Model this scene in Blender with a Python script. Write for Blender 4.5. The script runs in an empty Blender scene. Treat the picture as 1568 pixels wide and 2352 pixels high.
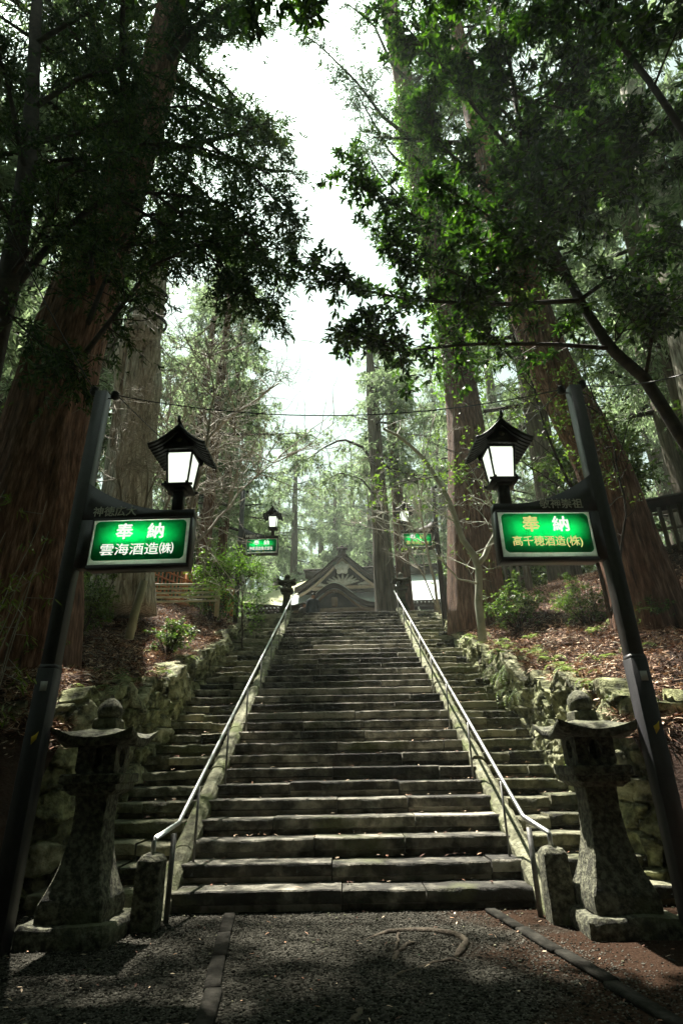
import bpy, math, numpy as np
from mathutils import Vector
RNG = np.random.default_rng(11)
S = bpy.context.scene
C = S.collection
R = math.radians
F, TH, ROLL = 1287.0, R(24.4), R(1.0)
CAMZ = 1.2
# ------------------------------------------------------------ camera helper: a pixel of the 1568x2352 view -> point at distance Y
def ray(x, y):
    u, v = (x-784)/F, (1176-y)/F
    c, s = math.cos(ROLL), math.sin(ROLL)
    u, v = u*c + v*s, -u*s + v*c
    return np.array([u, math.cos(TH)-v*math.sin(TH), math.sin(TH)+v*math.cos(TH)])
def at(x, y, Y):
    d = ray(x, y); k = Y/d[1]
    return np.array([d[0]*k, Y, CAMZ+d[2]*k])
def nrm(a):
    return a/np.maximum(np.linalg.norm(a, axis=-1, keepdims=True), 1e-9)
def resample(P, t):
    P = np.asarray(P); d = np.concatenate([[0], np.cumsum(np.linalg.norm(np.diff(P, axis=0), axis=1))]); d /= d[-1]
    q = np.stack([np.interp(t, d, P[:, k]) for k in range(3)], 1); q2 = np.stack([np.interp(np.clip(t+.05, 0, 1.0), d, P[:, k])-np.interp(np.clip(t-.05, 0, 1), d, P[:, k]) for k in range(3)], 1)
    return q, nrm(q2)
# ------------------------------------------------------------ value noise
def vnoise(p, seed=0):
    p = np.asarray(p, float); i = np.floor(p).astype(np.int64); f = p-i; f = f*f*(3-2*f)
    def h(a, b, c):
        n = (a*374761393 + b*668265263 + c*2147483647 + seed*1274126177) & 0xffffffff
        n = ((n ^ (n >> 13))*1274126177) & 0xffffffff
        return ((n ^ (n >> 16)) & 0xffff)/65535.0*2-1
    r = 0
    for dx in (0, 1):
        for dy in (0, 1):
            for dz in (0, 1):
                w = (f[..., 0] if dx else 1-f[..., 0])*(f[..., 1] if dy else 1-f[..., 1])*(f[..., 2] if dz else 1-f[..., 2])
                r = r + w*h(i[..., 0]+dx, i[..., 1]+dy, i[..., 2]+dz)
    return r
def fbm(p, seed=0, o=3):
    r, a = 0, 1
    for k in range(o):
        r = r+a*vnoise(np.asarray(p)*2**k, seed+k); a *= .5
    return r
# ------------------------------------------------------------ mesh builder
class MB:
    def __init__(s): s.v = []; s.f = []; s.n = 0
    def add(s, V, Fc):
        V = np.asarray(V, float).reshape(-1, 3); Fc = np.asarray(Fc, int)
        s.v.append(V); s.f.append(Fc+s.n); s.n += len(V); return s
    def addv(s, V):
        V = np.asarray(V, float).reshape(-1, 3); s.v.append(V); b = s.n; s.n += len(V); return b
    def addf(s, Fc): s.f.append(np.asarray(Fc, int))
    def box(s, c, d, rz=0, taper=1.0):
        x, y, z = np.array(d)/2.0
        P = np.array([[-x, -y, -z], [x, -y, -z], [x, y, -z], [-x, y, -z], [-x*taper, -y*taper, z], [x*taper, -y*taper, z], [x*taper, y*taper, z], [-x*taper, y*taper, z]])
        a, b = math.cos(rz), math.sin(rz)
        P = np.stack([P[:, 0]*a-P[:, 1]*b, P[:, 0]*b+P[:, 1]*a, P[:, 2]], 1)+np.array(c)
        return s.add(P, [[3, 2, 1, 0], [4, 5, 6, 7], [0, 1, 5, 4], [1, 2, 6, 5], [2, 3, 7, 6], [3, 0, 4, 7]])
    def bbox(s, c, d, b=.01, rz=0):                      # box with chamfered vertical and top edges
        x, y, z = np.array(d)/2.0
        def ring(hx, hy, k, zz):
            return [[-hx+k, -hy, zz], [hx-k, -hy, zz], [hx, -hy+k, zz], [hx, hy-k, zz], [hx-k, hy, zz], [-hx+k, hy, zz], [-hx, hy-k, zz], [-hx, -hy+k, zz]]
        P = np.array(ring(x-b, y-b, b*.5, -z)+ring(x, y, b, -z+b)+ring(x, y, b, z-b)+ring(x-b, y-b, b*.5, z))
        a, q = math.cos(rz), math.sin(rz)
        P = np.stack([P[:, 0]*a-P[:, 1]*q, P[:, 0]*q+P[:, 1]*a, P[:, 2]], 1)+np.array(c)
        base = s.addv(P)
        s.addf([[base+r*8+i, base+r*8+(i+1) % 8, base+r*8+8+(i+1) % 8, base+r*8+8+i] for r in range(3) for i in range(8)])
        s.addf([[base+7-i for i in range(8)]]); s.addf([[base+24+i for i in range(8)]])
        return s
    def tubes(s, P, Rr, seg=4, cap=True):                # P (n,m,3), Rr (n,m)
        P = np.asarray(P, float); Rr = np.asarray(Rr, float)
        n, m, _ = P.shape
        T = np.gradient(P, axis=1); T = nrm(T)
        mean = nrm(P[:, -1]-P[:, 0]); ref = np.where(np.abs(mean[:, 2:3]) > .8, np.array([[1., 0.13, 0]]), np.array([[.05, .1, 1.]]))
        U = nrm(np.cross(T, ref[:, None, :])); W = np.cross(T, U)
        a = np.arange(seg)*2*math.pi/seg
        ring = P[:, :, None, :] + Rr[:, :, None, None]*(U[:, :, None, :]*np.cos(a)[None, None, :, None]+W[:, :, None, :]*np.sin(a)[None, None, :, None])
        b = s.addv(ring)
        ti, mi, si = np.meshgrid(np.arange(n), np.arange(m-1), np.arange(seg), indexing='ij')
        i0 = b+(ti*m+mi)*seg+si; i1 = b+(ti*m+mi)*seg+(si+1) % seg
        s.addf(np.stack([i0, i0+seg, i1+seg, i1], -1).reshape(-1, 4))
        if cap and seg > 2:
            t = np.arange(n)[:, None]*m*seg+b
            s.addf(t+np.arange(seg)[None, :]); s.addf(t+(m-1)*seg+np.arange(seg)[None, ::-1])
        return s
    def tube(s, pts, r, seg=8):
        pts = np.asarray(pts, float); r = np.asarray(r, float)
        if r.ndim == 0: r = np.full(len(pts), float(r))
        return s.tubes(pts[None], r[None], seg)
    def grid(s, G, close=False, flip=False):             # G (a,b,3)
        a, b, _ = G.shape; base = s.addv(G)
        nb = b if close else b-1
        I, J = np.meshgrid(np.arange(a-1), np.arange(nb), indexing='ij')
        p = base+I*b+J; q = base+I*b+(J+1) % b
        f = np.stack([p, q, q+b, p+b], -1).reshape(-1, 4)
        s.addf(f[:, ::-1] if flip else f); return s
    def prism(s, poly, y0, y1):                          # polygon in XZ extruded along Y (may be concave: ngon)
        poly = np.asarray(poly, float); n = len(poly)
        A = np.stack([poly[:, 0], np.full(n, y0), poly[:, 1]], 1); B = A.copy(); B[:, 1] = y1
        b = s.addv(np.vstack([A, B]))
        s.addf([[b+i for i in range(n)]]); s.addf([[b+n+i for i in range(n)][::-1]])
        s.addf([[b+i, b+n+i, b+n+(i+1) % n, b+(i+1) % n] for i in range(n)]); return s
    def lathe(s, prof, seg=16, c=(0, 0, 0), power=None):  # prof [(r,z)], power: superellipse exponent
        prof = np.asarray(prof, float); a = (np.arange(seg)+.5)*2*math.pi/seg
        cx, sy = np.cos(a), np.sin(a)
        if power:
            k = (np.abs(cx)**power+np.abs(sy)**power)**(-1/power); cx, sy = cx*k, sy*k
        G = np.stack([prof[:, 0:1]*cx[None]+c[0], prof[:, 0:1]*sy[None]+c[1], np.repeat(prof[:, 1:2]+c[2], seg, 1)], -1)
        b = s.n; s.grid(G, close=True); m = len(prof)
        s.addf([[b+i for i in range(seg)][::-1]]); s.addf([[b+(m-1)*seg+i for i in range(seg)]]); return s
    def sq(s, prof, n=7, ch=.06, c=(0, 0, 0)):            # square-section lathe, chamfered corners
        e = np.linspace(-1+ch, 1-ch, n); one = np.ones(n)
        u = np.concatenate([e, one, -e, -one]); v = np.concatenate([-one, e, one, -e]); pr = np.asarray(prof, float)
        q = [pr[0]]
        for a, b in zip(pr[:-1], pr[1:]):
            k = max(1, int(np.linalg.norm(b-a)/.05)); q += [a+(b-a)*j/k for j in range(1, k+1)]
        pr = np.array(q); G = np.stack([pr[:, 0:1]*u[None]+c[0], pr[:, 0:1]*v[None]+c[1], np.repeat(pr[:, 1:2]+c[2], 4*n, 1)], -1)
        b = s.n; s.grid(G, close=True); m = len(pr); s.addf([[b+i for i in range(4*n)][::-1]]); s.addf([[b+(m-1)*4*n+i for i in range(4*n)]]); return s
    def rough(s, amp, scale, seed=0):
        for i, V in enumerate(s.v):
            d = np.stack([fbm(V*scale+k*17.3, seed+k*5, 2) for k in range(3)], -1); s.v[i] = V+d*amp
        return s
    def build(s, name, m, parent=None, smooth=False, loc=None, sharp=0):
        me = bpy.data.meshes.new(name)
        V = np.vstack(s.v)
        if loc is not None: V = V-np.asarray(loc, float)
        me.vertices.add(len(V)); me.vertices.foreach_set('co', V.astype(np.float32).ravel())
        li, st, tot, k = [], [], [], 0
        for f in s.f:
            f = f.reshape(-1, f.shape[-1])
            if not len(f): continue
            li.append(f.ravel()); n = f.shape[1]; st.append(k+np.arange(len(f))*n); tot.append(np.full(len(f), n)); k += len(f)*n
        li = np.concatenate(li); st = np.concatenate(st); tot = np.concatenate(tot)
        me.loops.add(len(li)); me.loops.foreach_set('vertex_index', li.astype(np.int32))
        me.polygons.add(len(st)); me.polygons.foreach_set('loop_start', st.astype(np.int32)); me.polygons.foreach_set('loop_total', tot.astype(np.int32))
        if smooth: me.polygons.foreach_set('use_smooth', np.ones(len(st), bool))
        me.update(calc_edges=True); me.validate()
        if smooth and sharp: me.set_sharp_from_angle(angle=R(sharp))
        o = bpy.data.objects.new(name, me); C.objects.link(o)
        if m is not None: me.materials.append(m)
        if parent is not None: o.parent = parent
        if loc is not None and parent is None: o.location = loc
        return o
def tag(o, label=None, cat=None, group=None, kind=None):
    if label: o['label'] = label
    if cat: o['category'] = cat
    if group: o['group'] = group
    if kind: o['kind'] = kind
    return o
def empty(name, loc, rz=0, label=None, cat=None, group=None):
    o = bpy.data.objects.new(name, None); C.objects.link(o); o.location = [float(a) for a in loc]; o.rotation_euler = (0, 0, rz)
    o.empty_display_size = .2
    return tag(o, label, cat, group)
def copy_tree(o, parent=None):
    c = o.copy(); C.objects.link(c)
    if parent is not None: c.parent = parent
    for ch in o.children: copy_tree(ch, c)
    return c
# ------------------------------------------------------------ materials
def mat(name, cols, scale=(1, 1, 1), ns=5, det=6, bump=.3, bs=None, rough=.85, isl=0, trans=0, tint=(1.45, 1.8, .6), metal=0, moss=None, spec=.3, dist=.02, pos=None, stain=None):
    m = bpy.data.materials.new(name); m.use_nodes = True; N = m.node_tree.nodes; L = m.node_tree.links
    for n in list(N): N.remove(n)
    out = N.new('ShaderNodeOutputMaterial'); b = N.new('ShaderNodeBsdfPrincipled')
    b.inputs['Roughness'].default_value = rough; b.inputs['Metallic'].default_value = metal; b.inputs['Specular IOR Level'].default_value = spec
    tc = N.new('ShaderNodeTexCoord'); mp = N.new('ShaderNodeMapping'); mp.inputs['Scale'].default_value = scale
    L.new(tc.outputs['Object'], mp.inputs['Vector'])
    nz = N.new('ShaderNodeTexNoise'); nz.inputs['Scale'].default_value = ns; nz.inputs['Detail'].default_value = det; nz.inputs['Roughness'].default_value = .62
    L.new(mp.outputs[0], nz.inputs['Vector'])
    fac = nz.outputs['Fac']
    if isl:
        ge = N.new('ShaderNodeNewGeometry'); mx = N.new('ShaderNodeMath'); mx.operation = 'MULTIPLY_ADD'
        mx.inputs[1].default_value = isl; L.new(ge.outputs['Random Per Island'], mx.inputs[0])
        ml = N.new('ShaderNodeMath'); ml.operation = 'MULTIPLY'; ml.inputs[1].default_value = 1-isl*.5; L.new(fac, ml.inputs[0])
        L.new(ml.outputs[0], mx.inputs[2]); sub = N.new('ShaderNodeMath'); sub.operation = 'SUBTRACT'; sub.inputs[1].default_value = isl*.25
        L.new(mx.outputs[0], sub.inputs[0]); fac = sub.outputs[0]
    cr = N.new('ShaderNodeValToRGB'); el = cr.color_ramp.elements
    ps = pos or [.32+.36*i/max(len(cols)-1, 1) for i in range(len(cols))]
    el[0].position = ps[0]; el[0].color = (*cols[0], 1); el[1].position = ps[-1]; el[1].color = (*cols[-1], 1)
    for i in range(1, len(cols)-1):
        e = el.new(ps[i]); e.color = (*cols[i], 1)
    L.new(fac, cr.inputs[0]); col = cr.outputs[0]
    for extra, pw in ((moss, 'up'), (stain, 'any')):
        if not extra: continue
        n2 = N.new('ShaderNodeTexNoise'); n2.inputs['Scale'].default_value = extra[1]; n2.inputs['Detail'].default_value = 5
        L.new(tc.outputs['Object'], n2.inputs['Vector'])
        r2 = N.new('ShaderNodeMapRange'); r2.inputs[1].default_value = extra[2]; r2.inputs[2].default_value = extra[2]+.12; L.new(n2.outputs['Fac'], r2.inputs[0])
        mm = N.new('ShaderNodeMix'); mm.data_type = 'RGBA'; L.new(r2.outputs[0], mm.inputs[0]); L.new(col, mm.inputs[6]); mm.inputs[7].default_value = (*extra[0], 1)
        col = mm.outputs[2]
    L.new(col, b.inputs['Base Color'])
    if bump:
        nb = N.new('ShaderNodeTexNoise'); nb.inputs['Scale'].default_value = bs or ns*3; nb.inputs['Detail'].default_value = 8; nb.inputs['Roughness'].default_value = .65
        L.new(mp.outputs[0], nb.inputs['Vector'])
        bp = N.new('ShaderNodeBump'); bp.inputs['Strength'].default_value = bump; bp.inputs['Distance'].default_value = dist
        L.new(nb.outputs['Fac'], bp.inputs['Height']); L.new(bp.outputs[0], b.inputs['Normal'])
    sh = b.outputs[0]
    if trans:
        t = N.new('ShaderNodeBsdfTranslucent'); g = N.new('ShaderNodeMix'); g.data_type = 'RGBA'; g.blend_type = 'MULTIPLY'; g.inputs[0].default_value = 1
        L.new(col, g.inputs[6]); g.inputs[7].default_value = (*tint, 1); L.new(g.outputs[2], t.inputs[0])
        x = N.new('ShaderNodeMixShader'); x.inputs[0].default_value = trans; L.new(sh, x.inputs[1]); L.new(t.outputs[0], x.inputs[2]); sh = x.outputs[0]
    L.new(sh, out.inputs[0]); return m
def emat(name, col, st):
    m = bpy.data.materials.new(name); m.use_nodes = True; N = m.node_tree.nodes; L = m.node_tree.links
    for n in list(N): N.remove(n)
    out = N.new('ShaderNodeOutputMaterial'); e = N.new('ShaderNodeEmission'); e.inputs[0].default_value = (*col, 1); e.inputs[1].default_value = st
    L.new(e.outputs[0], out.inputs[0]); return m
def tmat(name, col, tcol, f, ns=30):       # backlit plastic: diffuse + translucent
    m = bpy.data.materials.new(name); m.use_nodes = True; N = m.node_tree.nodes; L = m.node_tree.links
    for n in list(N): N.remove(n)
    out = N.new('ShaderNodeOutputMaterial'); d = N.new('ShaderNodeBsdfPrincipled'); t = N.new('ShaderNodeBsdfTranslucent'); x = N.new('ShaderNodeMixShader')
    d.inputs['Base Color'].default_value = (*col, 1); d.inputs['Roughness'].default_value = .45
    tc = N.new('ShaderNodeTexCoord'); nz = N.new('ShaderNodeTexNoise'); nz.inputs['Scale'].default_value = ns; nz.inputs['Detail'].default_value = 6; L.new(tc.outputs['Object'], nz.inputs['Vector'])
    mr = N.new('ShaderNodeMapRange'); mr.inputs[1].default_value = .25; mr.inputs[2].default_value = .5; mr.inputs[3].default_value = .55; L.new(nz.outputs['Fac'], mr.inputs[0])
    g = N.new('ShaderNodeMix'); g.data_type = 'RGBA'; L.new(mr.outputs[0], g.inputs[0]); g.inputs[6].default_value = (*[c*.35 for c in tcol], 1); g.inputs[7].default_value = (*tcol, 1); L.new(g.outputs[2], t.inputs[0])
    x.inputs[0].default_value = f; L.new(d.outputs[0], x.inputs[1]); L.new(t.outputs[0], x.inputs[2]); L.new(x.outputs[0], out.inputs[0]); return m

M = {}
M['tread'] = mat('worn_stone', [(.03, .028, .022), (.13, .122, .095), (.33, .31, .25)], ns=4.5, det=10, pos=[.38, .5, .62], dist=.05, bump=.9, bs=18, isl=.3, rough=.75, moss=((.085, .09, .045), 1.6, .58), stain=((.035, .035, .028), 3.3, .6))
M['sidestone'] = mat('mossy_stone', [(.025, .025, .017), (.12, .12, .075), (.28, .27, .18)], ns=5, det=10, pos=[.38, .5, .62], dist=.06, bump=1, bs=14, isl=.3, rough=.85, moss=((.12, .13, .065), 1.3, .54))
M['darkstone'] = mat('dark_edging_stone', [(.008, .0075, .0065), (.02, .019, .016), (.042, .039, .033)], ns=7, det=10, bump=.7, bs=20, rough=1, spec=.05)
M['kerb'] = mat('kerb_stone', [(.08, .08, .05), (.19, .19, .12), (.29, .29, .2)], ns=6, det=10, pos=[.37, .5, .63], dist=.05, bump=.8, bs=25, moss=((.13, .15, .06), 2.5, .5))
M['wallstone'] = mat('wall_stone', [(.06, .06, .04), (.27, .27, .18), (.5, .49, .37)], ns=6, det=12, pos=[.38, .5, .62], dist=.08, bump=1, bs=13, moss=((.12, .14, .06), 1.6, .6), stain=((.04, .04, .028), 2.7, .62))
M['wallcore'] = mat('wall_earth', [(.02, .018, .012), (.04, .035, .02)], ns=4, bump=.5)
M['lantern'] = mat('lantern_stone', [(.035, .035, .025), (.10, .10, .068), (.19, .19, .13)], ns=22, det=12, pos=[.40, .5, .60], dist=.03, bump=1, bs=45, moss=((.13, .14, .075), 2.2, .55), stain=((.06, .06, .045), 8, .6))
M['lantern2'] = mat('mossy_lantern_stone', [(.015, .015, .01), (.035, .036, .02), (.08, .09, .04)], ns=6, bump=.5, bs=22)
M['steel'] = mat('stainless_steel', [(.45, .46, .45), (.62, .63, .62)], ns=20, bump=0, rough=.38, metal=.85, spec=.5)
M['steel2'] = mat('dull_steel', [(.13, .13, .12), (.26, .26, .25)], ns=18, bump=.1, rough=.5, metal=.7)
M['post'] = mat('dark_metal', [(.022, .019, .018), (.036, .032, .03)], ns=14, bump=.12, bs=90, rough=.42, spec=.5)
M['postbase'] = mat('dark_metal_sleeve', [(.018, .018, .02), (.032, .03, .034)], ns=9, bump=.1, bs=50, rough=.5, spec=.4)
M['lampmetal'] = mat('lamp_metal', [(.012, .012, .011), (.024, .023, .02)], ns=12, bump=.15, bs=60, rough=.45)
M['pane'] = emat('lamp_pane_glow', (.90, 1., .80), .36)
M['tubelight'] = emat('sign_tube_glow', (.85, 1, .88), 10.0)
M['green'] = tmat('green_acrylic', (.012, .12, .05), (.02, .62, .26), .8, 8)
M['white'] = tmat('white_acrylic', (.5, .52, .45), (.85, .9, .8), .6, 18)
M['letter'] = mat('white_paint', [(.6, .62, .55), (.8, .82, .75)], ns=25, bump=0, rough=.5)
M['ltrglow'] = emat('white_backlit_letter', (.92, 1., .86), .27)
M['ltrgold'] = emat('gold_backlit_letter', (.62, .60, .2), .28)
M['ltrdull'] = mat('faded_paint', [(.75, .76, .68), (.88, .9, .82)], ns=35, bump=0, rough=.6)
M['ltrdark'] = mat('worn_paint', [(.35, .35, .3), (.85, .86, .78)], ns=22, bump=0, rough=.6, pos=[.36, .5])
M['bark'] = mat('cedar_bark', [(.035, .018, .012), (.12, .065, .042), (.24, .15, .10)], scale=(7, 7, .9), ns=2.6, det=12, bump=1, bs=6, rough=.95, dist=.05)
M['barkred'] = mat('red_cedar_bark', [(.03, .015, .01), (.15, .076, .048), (.34, .2, .135)], scale=(7, 7, .9), ns=2.6, det=12, bump=1, bs=6, rough=.95, dist=.05)
M['barkpale'] = mat('pale_bark', [(.05, .042, .03), (.32, .30, .23), (.55, .54, .45)], scale=(6, 6, .9), ns=2.6, det=12, bump=1, bs=6, rough=.95, dist=.05)
M['barkgrey'] = mat('grey_brown_bark', [(.04, .032, .022), (.11, .09, .065), (.19, .16, .12)], scale=(6, 6, .5), ns=2.4, det=8, bump=1, bs=5, rough=.95, dist=.04)
M['sapwood'] = mat('bare_orange_wood', [(.25, .12, .07), (.42, .22, .15)], scale=(8, 8, .5), ns=2, bump=.5, rough=.8)
M['limb'] = mat('dark_limb', [(.02, .016, .012), (.055, .042, .03)], ns=8, bump=.5, rough=.9)
M['twig'] = mat('pale_twig', [(.2, .18, .135), (.42, .39, .32)], ns=3, bump=.2, rough=.8)
M['smooth'] = mat('smooth_pale_bark', [(.22, .23, .16), (.36, .36, .28)], ns=3.5, bump=.15, rough=.7, stain=((.16, .2, .1), 6, .58))
M['band'] = mat('black_band', [(.015, .015, .014), (.03, .03, .028)], ns=9, bump=.2)
M['cedar'] = mat('cedar_needles', [(.014, .032, .012), (.034, .065, .022), (.07, .10, .035)], ns=.8, bump=0, rough=.7, isl=.5, trans=.25)
M['cedarhazed'] = mat('haze_paled_needles', [(.10, .125, .08), (.19, .22, .15), (.29, .32, .23)], ns=.5, bump=0, rough=.7, isl=.5, trans=.5, tint=(1.25, 1.55, 1.05))  # paler than the near needles: distance haze and glare put into the colour
M['broad'] = mat('glossy_evergreen_leaf', [(.008, .022, .006), (.02, .05, .011), (.07, .14, .02)], ns=.9, bump=0, rough=.38, isl=.55, trans=.28, spec=.5)
M['fresh'] = mat('fresh_green_leaf', [(.06, .12, .02), (.11, .20, .035), (.18, .28, .06)], ns=1.5, bump=0, rough=.5, isl=.5, trans=.4)
M['under'] = mat('understory_leaf', [(.03, .055, .016), (.075, .12, .035), (.14, .19, .065)], ns=.8, bump=0, rough=.5, isl=.55, trans=.35)
M['yellowleaf'] = mat('yellow_green_leaf', [(.08, .11, .02), (.14, .17, .035), (.2, .22, .05)], ns=2, bump=0, rough=.5, isl=.5, trans=.3)
M['fern'] = mat('fern_green', [(.08, .10, .05), (.2, .24, .14), (.36, .40, .29)], ns=2, bump=0, rough=.55, isl=.4, trans=.3)
M['litter'] = mat('needle_litter', [(.06, .028, .018), (.2, .095, .06), (.42, .25, .16), (.6, .46, .33)], ns=3, bump=0, rough=.9, isl=.75)
M['soil'] = mat('litter_soil', [(.015, .009, .006), (.045, .024, .016), (.085, .048, .032)], ns=2.5, bump=1, bs=18, rough=1, dist=.04)
M['orange'] = mat('orange_painted_wood', [(.4, .14, .045), (.62, .26, .1)], scale=(3, 3, .8), ns=3, bump=.3, rough=.8)
M['bamboo'] = mat('bamboo_pole', [(.2, .19, .11), (.42, .4, .26)], ns=3, bump=.1, rough=.5)
M['greywood'] = mat('grey_weathered_wood', [(.06, .055, .04), (.15, .14, .10)], scale=(6, 6, .8), ns=3, bump=.5, rough=.9)
M['copper'] = mat('pale_metal_roof', [(.38, .44, .42), (.5, .56, .54)], ns=1.2, bump=.1, rough=.45, spec=.4, stain=((.36, .4, .24), .5, .55))
M['mossroof'] = mat('mossy_roof', [(.25, .27, .12), (.38, .38, .22)], ns=1.5, bump=.2, rough=.8)
M['shrinewood'] = mat('dark_shrine_wood', [(.02, .015, .012), (.05, .037, .028)], ns=3, bump=.3, rough=.8)
M['shrinewood2'] = mat('brown_shrine_wood', [(.16, .12, .08), (.32, .25, .18)], ns=3, bump=.3, rough=.8)
M['carving'] = mat('grey_carved_wood', [(.2, .19, .15), (.42, .4, .34)], ns=5, bump=.6, rough=.9)
M['paper'] = mat('white_paper', [(.7, .72, .68), (.8, .8, .78)], ns=3, bump=0)
M['wire'] = mat('black_wire', [(.012, .012, .012), (.02, .02, .02)], ns=3, bump=0, rough=.5)
M['cloth'] = mat('dark_cloth', [(.05, .06, .07), (.09, .10, .115)], ns=8, bump=.2)
M['cloth2'] = mat('grey_cloth', [(.07, .065, .06), (.12, .11, .10)], ns=8, bump=.2)
M['skin'] = mat('skin', [(.35, .2, .14), (.45, .27, .19)], ns=6, bump=0, rough=.6)
M['hair'] = mat('black_hair', [(.01, .009, .008), (.02, .018, .016)], ns=20, bump=.3)
M['sticker'] = mat('white_sticker', [(.4, .4, .38), (.5, .5, .48)], ns=3, bump=0)
M['yellow'] = mat('yellow_sticker', [(.5, .36, .03), (.6, .45, .05)], ns=3, bump=0)
M['root'] = mat('root_bark', [(.035, .026, .018), (.10, .08, .055)], scale=(4, 4, 4), ns=4, bump=.8, rough=.85, dist=.02)
M['building'] = mat('pale_plaster', [(.4, .42, .4), (.5, .52, .5)], ns=2, bump=0)
wm = M['wallstone']; N_ = wm.node_tree.nodes; L_2 = wm.node_tree.links; bs_ = [n for n in N_ if n.type == 'BSDF_PRINCIPLED'][0]
at_ = N_.new('ShaderNodeAttribute'); at_.attribute_name = 'stone_tone'; r_2 = N_.new('ShaderNodeValToRGB'); r_2.color_ramp.elements[0].color = (.35, .33, .27, 1); r_2.color_ramp.elements[1].color = (1.1, 1.1, 1.0, 1); e_ = r_2.color_ramp.elements.new(.5); e_.color = (.8, .85, .6, 1)
L_2.new(at_.outputs['Fac'], r_2.inputs[0]); mx_ = N_.new('ShaderNodeMix'); mx_.data_type = 'RGBA'; mx_.blend_type = 'MULTIPLY'; mx_.inputs[0].default_value = 1; L_2.new(bs_.inputs['Base Color'].links[0].from_socket, mx_.inputs[6]); L_2.new(r_2.outputs[0], mx_.inputs[7]); L_2.new(mx_.outputs[2], bs_.inputs['Base Color'])
def gravel_mat():
    m = bpy.data.materials.new('gravel'); m.use_nodes = True; N = m.node_tree.nodes; L = m.node_tree.links; b = N['Principled BSDF']
    b.inputs['Roughness'].default_value = 1; b.inputs['Specular IOR Level'].default_value = .03
    tc = N.new('ShaderNodeTexCoord'); v = N.new('ShaderNodeTexVoronoi'); v.inputs['Scale'].default_value = 45; L.new(tc.outputs['Object'], v.inputs['Vector'])
    cr = N.new('ShaderNodeValToRGB'); e = cr.color_ramp.elements; e[0].position = .1; e[0].color = (.008, .008, .006, 1); e[1].position = .95; e[1].color = (.055, .052, .043, 1)
    sx = N.new('ShaderNodeSeparateColor'); L.new(v.outputs['Color'], sx.inputs[0]); L.new(sx.outputs[0], cr.inputs[0])
    n = N.new('ShaderNodeTexNoise'); n.inputs['Scale'].default_value = .9; n.inputs['Detail'].default_value = 5; L.new(tc.outputs['Object'], n.inputs['Vector'])
    # packed earth patch to the right of the path
    sp = N.new('ShaderNodeSeparateXYZ'); L.new(tc.outputs['Object'], sp.inputs[0])
    a = N.new('ShaderNodeMath'); a.operation = 'MULTIPLY_ADD'; a.inputs[1].default_value = .22; a.inputs[2].default_value = -.12; L.new(sp.outputs[0], a.inputs[0])
    ad = N.new('ShaderNodeMath'); ad.operation = 'ADD'; L.new(a.outputs[0], ad.inputs[0]); L.new(n.outputs['Fac'], ad.inputs[1])
    mr = N.new('ShaderNodeMapRange'); mr.inputs[1].default_value = .55; mr.inputs[2].default_value = .72; L.new(ad.outputs[0], mr.inputs[0])
    mx = N.new('ShaderNodeMix'); mx.data_type = 'RGBA'; L.new(mr.outputs[0], mx.inputs[0]); L.new(cr.outputs[0], mx.inputs[6]); mx.inputs[7].default_value = (.03, .018, .012, 1)
    L.new(mx.outputs[2], b.inputs['Base Color'])
    bp = N.new('ShaderNodeBump'); bp.inputs['Strength'].default_value = .9; bp.inputs['Distance'].default_value = .02; bp.invert = True
    L.new(v.outputs['Distance'], bp.inputs['Height']); L.new(bp.outputs[0], b.inputs['Normal']); return m
M['gravel'] = gravel_mat()
M['pebble'] = mat('gravel_stones', [(.008, .008, .006), (.028, .026, .021), (.10, .095, .08)], ns=3, bump=0, rough=1, isl=.9, spec=.04)

# ------------------------------------------------------------ terrain
STX, HW, SO = .04, 1.75, 2.85          # stair centre, half width, outer edge
Y0, G, RI, NS = 6.1, .35, .17, 33
ZT = RI*NS
WY = [3.0, 5.2, 6.3, 7, 8.6, 10.4, 11.3, 14.5, 17, 18.5, 60]
WZ = [-.1, .2, 1.7, 2.0, 2.25, 2.9, 3.15, 4.4, 5.35, ZT-.02, ZT-.02]
def walltop(Y): return np.interp(Y, WY, WZ)
def hill(X, Y):
    ax = np.abs(X)-SO
    s = np.where(Y < 16, .30, .12)
    flat = np.interp(Y, [15, 19, 60], [1, 0, 0])
    out = np.clip(ax, 0, 9)*np.interp(Y, [3, 6, 15, 19, 40], [.05, .28, .33, .16, .16])*np.where(X < 0, .85, 1.0)
    out = np.where(Y > 18, np.clip(ax-4.5, 0, 12)*.22*(1-0*flat)+np.clip(out, 0, 99)*flat, out)
    front = np.interp(Y, [2.5, 4.2, 5.5, 7.5], [0, .12, .75, 1])
    h = walltop(Y)+out
    h = np.where(Y < 7.5, front*h, h)
    h = h+.08*fbm(np.stack([X*.9, Y*.9, 0*X], -1), 3, 4)*np.clip(ax*2, 0, 1)*np.clip((Y-3)*.5, 0, 1)
    return h
g = MB(); xs = np.linspace(-90, 90, 61); ys = np.concatenate([np.linspace(-60, -2, 12), np.linspace(-1, 8, 19), np.linspace(12, 140, 20)])
X, Y = np.meshgrid(xs, ys); g.grid(np.stack([X, Y, 0*X], -1)); tag(g.build('ground', M['gravel']), kind='structure')
for sg in (-1, 1):
    xs = SO+np.concatenate([[.12], np.linspace(.2, 6, 50), np.linspace(6.3, 45, 30)]); ys = np.concatenate([np.linspace(3.2, 19, 110), np.linspace(19.5, 95, 50)])
    X, Y = np.meshgrid(sg*xs, ys); m = MB(); m.grid(np.stack([X, Y, hill(X, Y)], -1), flip=sg < 0)
    tag(m.build('hillside', M['soil'], smooth=True), kind='structure')
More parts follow.
